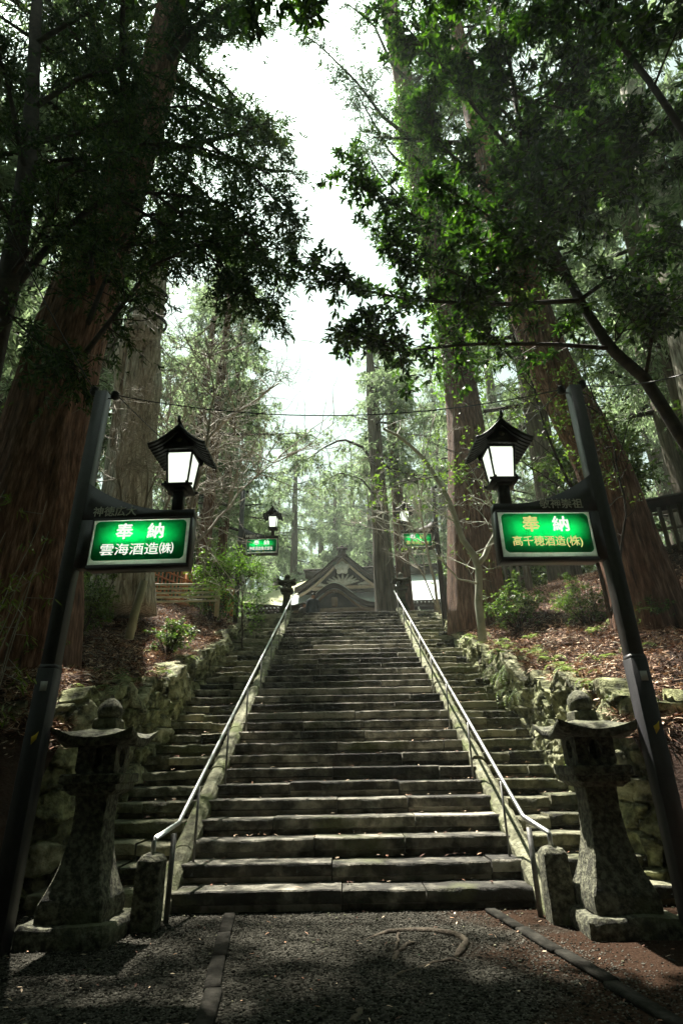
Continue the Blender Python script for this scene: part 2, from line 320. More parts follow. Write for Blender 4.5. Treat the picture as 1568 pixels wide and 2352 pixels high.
m = MB(); X, Y = np.meshgrid(np.linspace(-SO-.3, SO+.3, 5), np.linspace(Y0+NS*G, 95, 10)); m.grid(np.stack([X, Y, 0*X+ZT], -1)); tag(m.build('plaza', M['gravel']), kind='structure')

# loose gravel close to the stairs (uncountable)
def lumps(P, r, seed=0, sq=.6):     # small deformed octahedra
    n = len(P); rg = np.random.default_rng(seed)
    d = np.array([[1, 0, 0], [0, 1, 0], [-1, 0, 0], [0, -1, 0], [0, 0, 1], [0, 0, -1]], float)
    V = d[None]*(r[:, None, None]*rg.uniform(.6, 1.3, (n, 6, 1)))
    a = rg.uniform(0, 6.28, n); c, s = np.cos(a)[:, None], np.sin(a)[:, None]
    V = np.stack([V[..., 0]*c-V[..., 1]*s, V[..., 0]*s+V[..., 1]*c, V[..., 2]*sq], -1)+P[:, None, :]
    f = np.array([[0, 1, 4], [1, 2, 4], [2, 3, 4], [3, 0, 4], [1, 0, 5], [2, 1, 5], [3, 2, 5], [0, 3, 5]])
    return V.reshape(-1, 3), (f[None]+(np.arange(n)*6)[:, None, None]).reshape(-1, 3)
n = 60000; P = np.stack([RNG.uniform(-3.6, 3.6, n), 2.4+3.75*RNG.random(n)**.8, np.zeros(n)], 1)
earth = fbm(P*[.9, .9, 1], 9, 3)*.5+(P[:, 0]-1.0)*.9-(4.9-P[:, 1])*.35
keep = RNG.random(n) > np.clip(earth, 0, .93); P = P[keep]
V, f = lumps(P, RNG.uniform(.004, .012, len(P))*np.where(RNG.random(len(P)) < .03, 1.7, 1), 2)
m = MB(); m.add(V, f); tag(m.build('gravel', M['pebble']), 'loose grey gravel covering the path in front of the steps', 'gravel', kind='stuff')
rg = np.random.default_rng(66); n = 170; P = np.stack([rg.uniform(-3.2, 3.4, n), 6.05-2.9*rg.random(n)**2.2, np.full(n, .006)], 1); V, f = lumps(P, rg.uniform(.009, .02, n), 5, .5); m = MB(); m.add(V, f); m.rough(.004, 30, 2)
tag(m.build('loose_stones', M['sidestone']), 'larger loose stones scattered in front of the bottom step', 'stones', kind='stuff')
# paver strips edging the path
for i, (a, b, lb) in enumerate([((-1.06, 6.02), (-.55, 2.3), 'dark stone edging strip in gravel left of the path middle'), ((1.26, 6.02), (1.8, 2.3), 'dark stone edging strip over bare earth right of the path middle')]):
    a, b = np.array(a), np.array(b); m = MB(); k = 6; o = empty('edging_strip', (*(a+b)/2, 0), label=lb, cat='edging'); o.location.z = 0
    ang = math.atan2(b[1]-a[1], b[0]-a[0]); Ls = np.linalg.norm(b-a)/k
    for j in range(k):
        c = a+(b-a)*(j+.5)/k; m2 = MB(); m2.bbox((c[0]-o.location.x+RNG.normal(0, .006), c[1]-o.location.y, .012), (Ls-.012, .10, .03), .008, ang+RNG.normal(0, .01)); m2.rough(.006, 9, j)
        m2.build('paver', M['darkstone'], o)
# roots
m = MB(); rt = empty('tree_root', (.75, 5.15, 0), label='gnarled bare root curling out of the earth before the bottom step', cat='root')
def gp(x, y):
    d = ray(x, y); k = -CAMZ/d[2]; return np.array([d[0]*k, d[1]*k])
def rootpath(px, rr, lift):
    q = np.array([gp(*p) for p in px]); t = np.linspace(0, 1, 24); tt = np.linspace(0, 1, len(q))
    X = np.interp(t, tt, q[:, 0])+.015*vnoise(np.stack([t*7, t*0, t*0], -1), 3); Yv = np.interp(t, tt, q[:, 1])+.015*vnoise(np.stack([t*7, t*0+4, t*0], -1), 3)
    rad = np.interp(t, tt, rr)*.7; return np.stack([X, Yv, lift-rad*.35+.008*vnoise(np.stack([t*9, t, t], -1), 5)], -1), rad*(1+.2*vnoise(np.stack([t*15, t, t], -1), 8))
for px, rr, lf in [([(835, 2160), (880, 2146), (930, 2138), (1000, 2140), (1050, 2150), (1072, 2166), (1058, 2185), (1050, 2200)], [.012, .025, .032, .034, .034, .03, .036, .03], .01),
                   ([(905, 2205), (915, 2185), (935, 2172), (955, 2166)], [.03, .03, .02, .008], .005), ([(915, 2140), (912, 2165), (908, 2185)], [.02, .012, .02], .005),
                   ([(890, 2252), (930, 2232), (980, 2214), (1035, 2206), (1065, 2210)], [.025, .016, .014, .02, .012], .0), ([(810, 2350), (822, 2325), (832, 2315)], [.03, .03, .01], .0)]:
    p, r = rootpath(px, rr, lf); p = p-np.array([.75, 5.15, 0]); m = MB(); m.tube(p, r, 8); m.rough(.006, 25, 1); m.build('root', M['root'], rt, True)


# ------------------------------------------------------------ staircase
st = empty('stone_staircase', (STX, Y0, 0), label='long mossy stone stairway rising to the shrine between two stone kerbs', cat='staircase')
def slab(m, x0, x1, y0, dep, ztop, hgt, rough, seed, over=.03):
    n = max(4, int((x1-x0)/.055)); xs = np.linspace(x0, x1, n)
    prof = np.array([[dep, ztop+.004], [dep*.45, ztop], [.014, ztop-.001], [.002, ztop-.012], [0, ztop-.05], [.004, ztop-hgt*.62], [over+.012, ztop-hgt*.70], [over+.03, ztop-hgt-.01]])
    G_ = np.zeros((n, len(prof), 3)); G_[..., 0] = xs[:, None]; G_[..., 1] = y0+prof[None, :, 0]; G_[..., 2] = prof[None, :, 1]
    q = np.stack([G_[..., 0]*4, G_[..., 1]*0+seed*3.7, G_[..., 2]*6], -1)
    w = np.array([.15, .4, 1, 1, 1, .9, .6, .2])
    ch = np.clip(vnoise(np.stack([xs*6.5, xs*0+seed, xs*0], -1), 21)-.45, 0, 1)*rough*2.2      # chipped nosing
    G_[..., 1] += rough*fbm(q, seed, 3)*w[None]+ch[:, None]*w[None]*(np.arange(8)[None] < 5)
    G_[..., 2] += rough*.5*fbm(q+9.1, seed+7, 3)*np.array([.5, .6, .8, .9, .9, .8, .5, 0])[None]-ch[:, None]*np.array([0, .1, .5, 1, .6, 0, 0, 0])[None]
    m.grid(G_, flip=False); b = m.n-n*len(prof); k = len(prof)
    bk = m.addv([[x0, y0+dep, ztop-hgt], [x1, y0+dep, ztop-hgt]])
    m.addf([[b+i for i in range(k)]+[bk]]); m.addf([[b+(n-1)*k+i for i in range(k)][::-1]+[bk+1]][::-1])
for i in range(NS):
    yy, zt = i*G, (i+1)*RI
    m = MB(); cuts = [-HW+.06]
    while cuts[-1] < HW-1.5: cuts.append(cuts[-1]+RNG.uniform(.75, 1.7))
    cuts.append(HW-.06)
    for a, b in zip(cuts[:-1], cuts[1:]):
        slab(m, a+.006, b-.006, yy+RNG.normal(0, .007), G+.05, zt+RNG.normal(0, .004), RI, .014, int(RNG.integers(999)))
    m.build('step', M['tread'], st, True, sharp=40)
    for sg in (-1, 1):
        m = MB(); c = sorted([sg*(HW+.12), sg*(SO+.04+RNG.uniform(0, .1))]); mid = (c[0]+c[1])/2+RNG.uniform(-.25, .25); parts = [c[0], mid, c[1]] if RNG.random() < .7 else c
        for a, b in zip(parts[:-1], parts[1:]):
            slab(m, a+.004, b-.004, yy+RNG.normal(0, .02)-.01, G+.07, zt+RNG.normal(-.012, .012), RI, .026, int(RNG.integers(999)), .05)
        m.build('step', M['sidestone'], st, True, sharp=40)
SL = math.atan2(RI, G)
for sg in (-1, 1):
    m = MB(); L0 = 0; tot = math.hypot(NS*G, NS*RI)+.1; prev = -.45
    while prev < tot:
        ln = RNG.uniform(1.0, 1.9); n = 14; s_ = np.linspace(prev+.006, min(prev+ln, tot)-.006, n)
        a = np.array([[-.095, -.12], [-.1, .05], [-.06, .095], [0, .105], [.06, .095], [.1, .05], [.095, -.12]])
        off = RNG.normal(0, .012); zf = RNG.normal(0, .01)
        G_ = np.zeros((n, 7, 3)); sx = a[None, :, 0]+off; nn = a[None, :, 1]+.03+zf
        G_[..., 0] = sg*HW+sx; G_[..., 1] = s_[:, None]*math.cos(SL)-nn*math.sin(SL)-.03; G_[..., 2] = s_[:, None]*math.sin(SL)+nn*math.cos(SL)+.03
        G_ += .009*np.stack([fbm(G_*7+k*5, 31+k, 3) for k in range(3)], -1); b = m.n
        m.grid(G_, flip=True); m.addf([[b+i for i in range(7)]]); m.addf([[b+(n-1)*7+i for i in range(7)][::-1]]); prev += ln
    for V in m.v: V[:, 2] = np.maximum(V[:, 2], -.05)
    m.build('kerb', M['kerb'], st, True, sharp=30)
m = MB(); m.add([[-SO-.05, .1, -.1], [SO+.05, .1, -.1], [SO+.05, NS*G, NS*RI-.15], [-SO-.05, NS*G, NS*RI-.15], [-SO-.05, NS*G, -.1], [SO+.05, NS*G, -.1]], [[0, 1, 2, 3]])
m.build('core', M['wallcore'], st)
# stone bollard blocks at the foot
for sg, lb in ((-1, 'short square stone post holding the lower end of the left handrail'), (1, 'short square stone post holding the lower end of the right handrail')):
    m = MB(); o = empty('stone_post', (STX+sg*1.72, 5.62, 0), label=lb, cat='stone post')
    m.sq([(.105, -.05), (.105, .3), (.10, .49), (.075, .53), (.03, .55)], 6, .12); m.rough(.004, 12, 3+sg)
    m.build('block', M['lantern'], o, True, sharp=35)
# handrails
for sg in (-1, 1):
    x = sg*(HW-.15); o = empty('handrail', (STX, Y0, 0), label='steel handrail along the %s kerb of the stairway' % ('left' if sg < 0 else 'right'), cat='handrail')
    H = .62
    def nose(k): return np.array([k*G, (k+1)*RI])      # local y,z of nosing of step k
    a = nose(-.4); b = nose(NS-.6)
    p0 = np.array([sg*1.72, -.48, .50]); p1 = np.array([sg*1.72, -.48, .645]); p2 = np.array([x+sg*.02, -.10, RI-.05+H]); p3 = np.array([x, b[0], b[1]+H])
    m = MB(); P = [p0, p1-[0, 0, .012], p1+(p2-p1)*.03, p2-(p2-p1)*.03, p2+(p3-p2)*.0015, p3]
    m.tube(P, .021, 10); m.build('rail', M['steel'], o, True)
    for k in range(1, NS, 4):
        q = nose(k+.35); m = MB(); zb = (k+1)*RI
        m.tube([[x, q[0]+.05, zb-.02], [x, q[0]+.05, (q[0]+.05)*RI/G+RI+H-.015]], .013, 8)
        m.build('baluster', M['steel2'], o, True)
    m = MB(); m.box((sg*1.60, -.30, .33), (.045, .012, .68)); m.build('flat_bar', M['steel2'], o)
# retaining walls of rubble
def worley(u, v, seed):
    iu, iv = np.floor(u).astype(int), np.floor(v).astype(int); F1 = np.full(u.shape, 9.); F2 = F1.copy(); cid = np.zeros(u.shape); du = np.zeros(u.shape); dv_ = du.copy()
    def h(a, b, k): return ((np.sin(a*127.1+b*311.7+k*74.7+seed*13.3)*43758.5453) % 1.0)
    for a in (-1, 0, 1):
        for b in (-1, 0, 1):
            ca, cb = iu+a, iv+b; pu = ca+.12+.76*h(ca, cb, 1)+.5*(cb % 2); pu = pu-.25; pv = cb+.15+.7*h(ca, cb, 2)
            d = np.abs(u-pu)**1.6+np.abs(v-pv)**1.6; d = d**(1/1.6); c = h(ca, cb, 3)
            n1 = d < F1; F2 = np.where(n1, F1, np.minimum(F2, d)); cid = np.where(n1, c, cid); du = np.where(n1, u-pu, du); dv_ = np.where(n1, v-pv, dv_); F1 = np.where(n1, d, F1)
    return F1, F2, cid, du, dv_
for sg, lb in ((-1, 'shaded rubble stone retaining wall left of the stairs below the litter bank'), (1, 'sunlit mossy rubble stone retaining wall right of the stairs')):
    m = MB(); o = empty('retaining_wall', (sg*(SO+.25), 6.4, 0), label=lb, cat='stone wall'); L_ = np.array(o.location)
    # plan path: return face, rounded corner, then along the stairs
    pts = [(SO+1.5, 6.9)]+[(SO+.9, 6.55), (SO+.45, 6.42), (SO+.2, 6.5), (SO+.1, 6.75)]+[(SO+.08+.03*math.sin(y*1.3), y) for y in np.arange(7.2, 17.9, .5)]
    q, T = resample(np.array([(x, y, 0) for x, y in pts]), np.linspace(0, 1, 620)); d = np.concatenate([[0], np.cumsum(np.linalg.norm(np.diff(q, axis=0), axis=1))])
    T = nrm(np.gradient(q, axis=0)); Nn = np.stack([-T[:, 1], T[:, 0]], 1)      # pointing to the stairs
    top = walltop(q[:, 1])*1.0+.06; top = np.where(q[:, 1] < 7, np.minimum(top, 2.0), top); nz = 96
    zb = np.maximum(0, (q[:, 1]-Y0)/G*RI)-.15; zb = np.where(q[:, 1] < 7, -.1, zb)
    Z = zb[:, None]+(top-zb)[:, None]*np.linspace(0, 1, nz)[None]; U = d[:, None]+0*Z
    wp = fbm(np.stack([U*2.2, Z*2.2, 0*U], -1), 5, 3)*.13
    F1, F2, cid, du, dv_ = worley(U/.38+wp*.9, Z/.25+wp*1.0, 7+sg); e = np.clip((F2-F1)/.085, 0, 1); e = e*e*(3-2*e)
    dep = e*(.12+.09*cid)+e*(du*(cid-.5)*.22+dv_*((cid*7) % 1-.45)*.2)+.022*fbm(np.stack([U*9, Z*9, cid*9], -1), 8, 3)+.016*vnoise(np.stack([U*30, Z*22, 0*U], -1), 9)
    topn = .12*(np.floor(U/.33) % 3-1)*.5+.09*fbm(np.stack([U*3, 0*U, 0*U], -1), 6, 2); Z = Z+topn*np.linspace(0, 1, nz)[None]**3
    dep = dep-.07*(Z-zb[:, None])
    X = sg*(q[:, 0][:, None]-0*dep+Nn[:, 0][:, None]*dep*1.0); Yv = q[:, 1][:, None]+Nn[:, 1][:, None]*dep
    G_ = np.stack([X, Yv, Z], -1)
    back = G_[:, -1:].copy(); back[..., 0] += sg*.28; back[..., 2] += -.02; back2 = back.copy(); back2[..., 0] += sg*.2; back2[..., 2] -= .35
    G_ = np.concatenate([G_, back, back2], 1)-np.array([L_[0], L_[1], 0]); m.grid(G_, flip=sg > 0); w_ = m.build('rubble', M['wallstone'], o, False)
    ca = w_.data.attributes.new('stone_tone', 'FLOAT', 'POINT'); cv = np.concatenate([cid, cid[:, -1:], cid[:, -1:]], 1); ca.data.foreach_set('value', cv.astype(np.float32).ravel())

# ------------------------------------------------------------ stone lanterns
def stone_lantern(loc, rz, label, seed):
    o = empty('stone_lantern', loc, rz, label, 'stone lantern', 'stone lanterns beside the stairway')
    mt = M['lantern']
    m = MB(); m.sq([(.33, -.12), (.355, 0), (.36, .10), (.34, .135), (.2, .145)], 9, .10); m.rough(.018, 5, seed); m.build('base_stone', mt, o, True, sharp=38)
    m = MB(); z = np.linspace(0, 1, 22); w = .125+.0*z; w = .122+.128*(1-z)**2.6+.015*z**6
    prof = [(.255, .14), (.26, .2), (.25, .255)]+[(a, .26+b*.76) for a, b in zip(w, z)]
    m.sq(prof, 7, .05); m.rough(.004, 14, seed+1); m.build('shaft', mt, o, True, sharp=38)
    m = MB(); m.sq([(.17, 1.01), (.21, 1.045), (.225, 1.05), (.225, 1.095), (.245, 1.10), (.25, 1.105), (.25, 1.165), (.235, 1.175)], 7, .05); m.rough(.004, 16, seed+2); m.build('platform', mt, o, True, sharp=38)
    # fire box: four corner walls with openings
    m = MB(); t = .045; h0, h1 = 1.17, 1.42; W = .165
    for a in range(4):
        ca, sa = math.cos(a*math.pi/2), math.sin(a*math.pi/2)
        def q(x, y): return (x*ca-y*sa, x*sa+y*ca)
        n = 20; th = np.arange(n)*2*math.pi/n; inn = np.stack([.062*np.cos(th), 1.30+.082*np.sin(th)], 1)
        k = 1/np.maximum(np.abs(np.cos(th)), np.abs(np.sin(th))); outr = np.stack([W*np.cos(th)*k, 1.295+.125*np.sin(th)*k], 1)
        for yy, fl in ((-W, 0), (-W+t, 1)):
            pts = [[(*q(p[0], yy), p[1]) for p in r_] for r_ in (outr, inn)]
            m.grid(np.array(pts), close=True, flip=bool(fl))
        m.grid(np.array([[(*q(p[0], -W), p[1]) for p in inn], [(*q(p[0], -W+t), p[1]) for p in inn]]), close=True)
    m.build('fire_box', mt, o)
    # roof with upturned corners
    n = 25; u = np.linspace(-1, 1, n); U, V = np.meshgrid(u, u); r = np.maximum(np.abs(U), np.abs(V)); cnr = np.abs(U*V)**2
    Rr = .335; k = 1+.05*cnr
    top = 1.455+.115*(1-r)**.75*1.0+.0*r+.085*cnr*(r**3); bot = 1.405+.045*(1-r**2)*0+.085*cnr*(r**3)-.0
    edge = (r > .999)
    T = np.stack([U*Rr*k, V*Rr*k, top], -1); B = np.stack([U*Rr*k*.96, V*Rr*k*.96, bot-.02*r*r*(1-cnr)], -1)
    m = MB(); m.grid(T); m.grid(B, flip=True)
    for sl in ((0, slice(None)), (-1, slice(None)), (slice(None), 0), (slice(None), -1)):
        e1, e2 = T[sl], B[sl]; m.grid(np.stack([e1, (e1+e2)/2+(e1-[0, 0, 0])*np.array([.02, .02, 0]), e2], 0))
    m.rough(.006, 9, seed+3); m.build('roof', mt, o, True, sharp=38)
    m = MB(); m.sq([(.10, 1.53), (.105, 1.55), (.10, 1.61), (.085, 1.625)], 5, .1); m.rough(.005, 9, seed+4); m.build('neck', mt, o, True, sharp=38)
    m = MB(); m.lathe([(.075, 1.62), (.10, 1.64), (.108, 1.68), (.104, 1.72), (.085, 1.755), (.05, 1.785), (.022, 1.80), (.012, 1.83)], 20); m.rough(.004, 12, seed+5); m.build('jewel_finial', mt, o, True, sharp=38)
    return o
lan = stone_lantern((-2.14, 5.4, 0), 0, 'large stone lantern in deep shade left of the bottom steps', 1)
l2 = stone_lantern((2.14, 5.4, 0), 0, 'large stone lantern right of the bottom steps, its left side lit', 20)
for sg, lb in ((-1, 'small dark stone lantern with mossy roof at the top of the left handrail'), (1, 'small dark stone lantern with mossy roof atop the right handrail, before a cedar')):
    c = copy_tree(lan); c.location = (STX+sg*1.9, 18.1, ZT); c.scale = (.86, .86, .84); c['label'] = lb
    for ch in c.children: ch.data = ch.data.copy(); ch.data.materials[0] = M['lantern2']

# ------------------------------------------------------------ lettering
def text(s, name, m, parent, c, wd, ht, y, ex=.003, bold=0, label=None):
    cu = bpy.data.curves.new(name, 'FONT'); cu.body = s; cu.size = 1; cu.extrude = .5; cu.resolution_u = 2
    ob = bpy.data.objects.new(name, cu); C.objects.link(ob); dg = bpy.context.evaluated_depsgraph_get(); dg.update()
    me = bpy.data.meshes.new_from_object(ob.evaluated_get(dg)); bpy.data.objects.remove(ob); bpy.data.curves.remove(cu)
    V = np.zeros(len(me.vertices)*3); me.vertices.foreach_get('co', V); V = V.reshape(-1, 3); ch = V.max(0)[1]-V.min(0)[1]
    lo, hi = V.min(0), V.max(0); k = (V-(lo+hi)/2)/(hi-lo); pol = [list(p.vertices) for p in me.polygons]; bpy.data.meshes.remove(me)
    mb = MB(); n4 = [p for p in pol if len(p) == 4]; n3 = [p for p in pol if len(p) == 3]; no = [p for p in pol if len(p) > 4]
    sh = [(0, 0)]+([(bold, 0), (-bold, 0), (0, bold*.8), (0, -bold*.8), (bold*.6, bold*.5), (-bold*.6, -bold*.5)] if bold else [])
    for i, (dx, dz) in enumerate(sh):                    # brush weight: stacked, slightly shifted layers of the stroke
        b0 = mb.addv(np.stack([k[:, 0]*wd+c[0]+dx*ht, y-.00015*i+k[:, 2]*-ex, k[:, 1]*ht+c[1]+dz*ht], 1))
        for q in (n3, n4):
            if q: mb.addf(np.array(q)+b0)
        for p in no: mb.addf(np.array([p])+b0)
    return mb.build(name, m, parent)
# ------------------------------------------------------------ lamp posts with signs (local: x from the post towards the path, sg mirrors)
def lamp_post(loc, sg, z0, top, lines, label, rz=0, gold=False, zoff=0):
    o = empty('sign_lamp_post', loc, rz, label, 'lamp post', 'lamp posts with green donor signs')
    def X(a): return sg*a
    B = zoff
    m = MB(); m.bbox((0, 0, (z0+top)/2), (.125, .125, top-z0), .003); m.build('post', M['post'], o)
    if B == 0:
        m = MB(); m.bbox((0, 0, 1.0), (.145, .145, 2.02), .004); m.box((0, 0, 2.025), (.14, .14, .04), taper=.9); m.build('base_sleeve', M['postbase'], o)
        m = MB(); m.box((0.01, -.0745, 1.86), (.06, .003, .08)); m.build('sticker', M['sticker'], o)
        m = MB(); m.prism([(.0, 1.40), (.035, 1.44), (.045, 1.50), (.02, 1.475), (-.01, 1.46)], -.077, -.0735); m.build('yellow_sticker', M['yellow'], o)
    zb, zt = 2.90+B, 3.41+B; xa, xb = (.195, 1.12) if sg > 0 else (.165, 1.05)
    m = MB(); n = 14; t = np.linspace(0, 1, n)
    xs_ = .0625+t*(xb-.045); zz = np.where(t < .78, 3.80+B-.315*(1-(1-t/.78)**1.9), 3.485+B)
    poly = [(.0625, zt)]+[(xb+.0175, zt)]+[(a, b) for a, b in zip(xs_[::-1], zz[::-1])]
    poly = [(X(a), b) for a, b in poly]; m.prism(poly if sg > 0 else poly[::-1], -.062, .062); m.build('bracket_board', M['post'], o)
    # sign housing
    bx = MB()
    bx.box((X((xa+xb)/2), 0, zb+.0175), (xb-xa+.03, .15, .035)); bx.box((X((xa+xb)/2), 0, zt-.012), (xb-xa+.03, .15, .02)); bx.box((X(xb+.008), 0, (zb+zt)/2+.006), (.018, .15, zt-zb-.035)); bx.box((X((.062+xa)/2), 0, (zb+zt)/2+.006), (xa-.062, .13, zt-zb-.035)); bx.box((X((xa+xb)/2), .066, (zb+zt)/2+.006), (xb-xa+.012, .012, zt-zb-.035))
    m = MB(); m.box((X((xa+xb)/2), .056, (zb+zt)/2+.006), (xb-xa-.01, .004, zt-zb-.07)); m.build('reflector', M['paper'], o)
    hs = bx.build('sign_housing', M['post'], o)
    px0, px1, pz0, pz1 = xa-.005, xb+.001, zb+.034, zt-.0215
    k = .035; a, b, c, d = px0+.022, px1-.035, pz0+.045, pz1-.014
    pl = [(a+k, c), (b-k, c), (b-k*.4, c+k*.4), (b, c+k), (b, d-k), (b-k*.4, d-k*.4), (b-k, d), (a+k, d), (a+k*.4, d-k*.4), (a, d-k), (a, c+k), (a+k*.4, c+k*.4)]
    out_ = [(p, pz0) if j in (0, 1) else (px1, pz0) if j == 2 else (px1, q_) if j in (3, 4) else (px1, pz1) if j == 5 else (p, pz1) if j in (6, 7) else (px0, pz1) if j == 8 else (px0, q_) if j in (9, 10) else (px0, pz0) for j, (p, q_) in enumerate(pl)]
    m = MB(); m.grid(np.array([[(X(p), -.069, q_) for p, q_ in out_], [(X(p), -.069, q_) for p, q_ in pl], [(X(p), -.065, q_) for p, q_ in pl], [(X(p), -.065, q_) for p, q_ in out_]]), close=True); m.build('sign_border', M['white'], o)
    m = MB(); pl = [(X(p), q) for p, q in pl]; m.prism(pl if sg > 0 else pl[::-1], -.0705, -.0665); m.build('sign_panel', M['green'], o)
    m = MB(); cx = X((a+b)/2); cc = -1*sg*0; hl = .09 if sg < 0 or 1 else .2
    m.tube([[cx-.34, .04, c+.66*(d-c)], [cx+.32, .04, c+.66*(d-c)]], .012, 8); m.build('light_tube', M['tubelight'], o)
    lm = M['ltrgold'] if gold else M['ltrglow']
    left = cx-(b-a)/2; wdt = b-a; hh = d-c
    text(lines[1][0], 'lettering', M['ltrglow'] if not gold or gold == 2 else lm, o, (left+wdt*.33, c+hh*.73), hh*.40, hh*.40, -.0735, bold=.028)
    text(lines[1][1], 'lettering', M['ltrglow'] if gold != 2 else lm, o, (left+wdt*.67, c+hh*.73), hh*.38, hh*.38, -.0735, bold=.028)
    text(lines[2], 'lettering', lm, o, (left+wdt*.49, c+hh*.27), wdt*.79, hh*.29, -.0735, bold=.007)
    text(lines[0], 'lettering', M['ltrdark'] if gold else M['ltrdull'], o, (X(.37 if sg > 0 else .41), 3.485+B), .42, .10, -.0635, bold=.016)
    # lantern
    lx = X(.96 if sg > 0 else .93); r = lantern(o, lx, B)
    for q, (dx, dz) in enumerate(((sg*-.11, .05), (sg*.13, -.02))):
        m = MB(); c0 = (dx, 0, top+dz)
        m.lathe([(.016, -.06), (.03, -.05), (.045, -.035), (.03, -.02), (.045, -.008), (.03, .008), (.042, .02), (.022, .04)], 12, c=c0); m.tube([[0, 0, top-.06], [dx, 0, top+dz-.05]], .008, 6); m.build('insulator', M['lampmetal'], o, True)
    return o
def lantern(o, lx, B):
    L = empty('lamp_head', (lx, 0, 0)); L.parent = o
    mk = M['lampmetal']
    m = MB(); m.box((0, 0, 3.60+B), (.095, .095, .23)); m.box((0, 0, 3.705+B), (.15, .15, .03)); m.build('neck', mk, L)
    m = MB(); m.box((0, 0, 3.735+B), (.25, .25, .03)); 
    for s1 in (-1, 1): m.box((s1*.105, 0, 3.745+B), (.022, .30, .022)); m.box((0, s1*.105, 3.742+B), (.30, .022, .022))
    w0, w1, h0, h1 = .098, .128, 3.755+B, 4.095+B
    for sx in (-1, 1):
        for sy in (-1, 1): m.tube([[sx*w0, sy*w0, h0], [sx*w1, sy*w1, h1]], .011, 4)
    for s1 in (-1, 1): m.box((s1*w1, 0, h1), (.02, .25, .02)); m.box((0, s1*w1, h1+.001), (.27, .021, .02))
    m.build('frame', mk, L)
    for a in range(4):
        ca, sa = math.cos(a*math.pi/2), math.sin(a*math.pi/2); m = MB(); e = .012; i0, i1 = w0-.004, w1-.004
        P = [(-i0+e, -i0, h0), (i0-e, -i0, h0), (i1-e, -i1, h1), (-i1+e, -i1, h1)]; P = [(x*ca-y*sa, x*sa+y*ca, z) for x, y, z in P]
        m.add(P, [[0, 1, 2, 3]]); m.build('lamp_pane', M['pane'], L)
    # gabled roof with concave slopes, ridge along y
    n = 12; t = np.linspace(0, 1, n); xx = .28*t; zz = 4.325+B-.215*(1-(1-t)**1.55)*1.0-.015*t
    ys = [-.23, .23]; m = MB()
    for s1 in (-1, 1):
        up = np.stack([np.stack([s1*xx, 0*xx+yy*(1+.12*t), zz+.018], -1) for yy in ys], 0); dn = np.stack([np.stack([s1*xx, 0*xx+yy*(1+.12*t), zz-.006], -1) for yy in ys], 0)
        m.grid(up, flip=s1 > 0); m.grid(dn, flip=s1 < 0)
        for q in (0, 1): m.grid(np.stack([up[q], dn[q]], 0))
        m.grid(np.stack([up[:, -1], dn[:, -1]], 0))
        for k in range(9):
            yy = -.2+.05*k; m.tube(np.stack([s1*xx, yy*(1+.12*t), zz-.010], -1), .009, 5)
    m.tube([[0, -.26, 4.365+B], [0, .26, 4.365+B]], .02, 6); m.box((0, -.262, 4.395+B), (.025, .02, .06))
    for s1 in (-1, 1): m.tube(np.stack([s1*xx, 0*xx-.235*(1+.12*t), zz+.012], -1), .016, 6)
    m.build('roof', mk, L)
    m = MB(); k = t < .62; poly = [(a, b-.02) for a, b in zip(xx[k], zz[k])]; poly = [(-a, b) for a, b in poly[:0:-1]]+poly; poly = poly+[(poly[-1][0]*.95, 4.10+B), (-poly[-1][0]*.95, 4.10+B)]
    m.prism(poly[::-1], -.19, -.17); m.build('gable_board', mk, L); m = MB(); m.prism(poly[::-1], .17, .19); m.build('gable_board', mk, L)
    m = MB(); th = np.linspace(0, 6.283, 49)[:-1]; rr = .026*(1+.14*np.cos(th*12)); m.prism(np.stack([rr*np.cos(th), 4.195+B+rr*np.sin(th)], 1), -.197, -.1895); m.build('crest', M['greywood'], L)
    return L
pl = at(187, 1171, 5.0); pr = at(1378, 1171, 5.0)
A1 = lamp_post((pl[0], 5.0, 0), 1, 0, 4.93, ('神徳広大', '奉納', '雲海酒造㈱'), 'near left lamp post: lit lantern above a backlit green sign in all white characters', R(-1.5))
A2 = lamp_post((pr[0], 5.0, 0), -1, 0, 4.90, ('敬神崇祖', '奉納', '高千穂酒造(株)'), 'near right lamp post: lit lantern above a green sign whose lower characters are yellowed', R(2), gold=1)
fl = at(540, 1460, 15.6); fr = at(1023, 1450, 15.6)
zb = 3.9
A3 = lamp_post((fl[0]-.02, 15.6, zb), 1, -.4, 5.15, ('神徳広大', '奉納', '神楽酒造株式会社'), 'far left lamp post with a small green sign beside the upper stairs', R(-1), zoff=.12)
A4 = lamp_post((fr[0], 15.6, zb), -1, -.4, 5.15, ('敬神崇祖', '奉納', '雲海酒造㈱'), 'far right lamp post behind bare branches beside the upper stairs', R(1), gold=2, zoff=.22)
# overhead wires
def wire(a, b, sag, label, r=.006):
    a, b = np.array(a), np.array(b); t = np.linspace(0, 1, 24)[:, None]; P = a+(b-a)*t-np.array([0, 0, 1])*sag*4*t*(1-t)
    m = MB(); m.tube(P-P[0], r, 5); o = m.build('overhead_wire', M['wire']); o.location = P[0]; tag(o, label, 'wire', 'overhead wires between the lamp posts')
wire((pl[0]+.13, 5, 4.91), (pr[0]-.13, 5, 4.88), .3, 'black wire strung across the path between the two near lamp posts')
wire((pl[0]-.11, 5, 4.98), at(20, 520, 3.2), .05, 'thin black wire rising from the near left post to the upper left')
wire((pl[0]+.13, 5, 4.93), (fl[0], 15.6, zb+5.1), .25, 'black wire running from the near left lamp post up to the far left one')
wire((pr[0]-.13, 5, 4.88), (fr[0], 15.6, zb+5.1), .25, 'black wire running from the near right lamp post up to the far right one')
wire((pr[0]+.13, 5, 4.93), at(1568, 860, 3.5), .05, 'thin black wire leaving the near right post to the right')
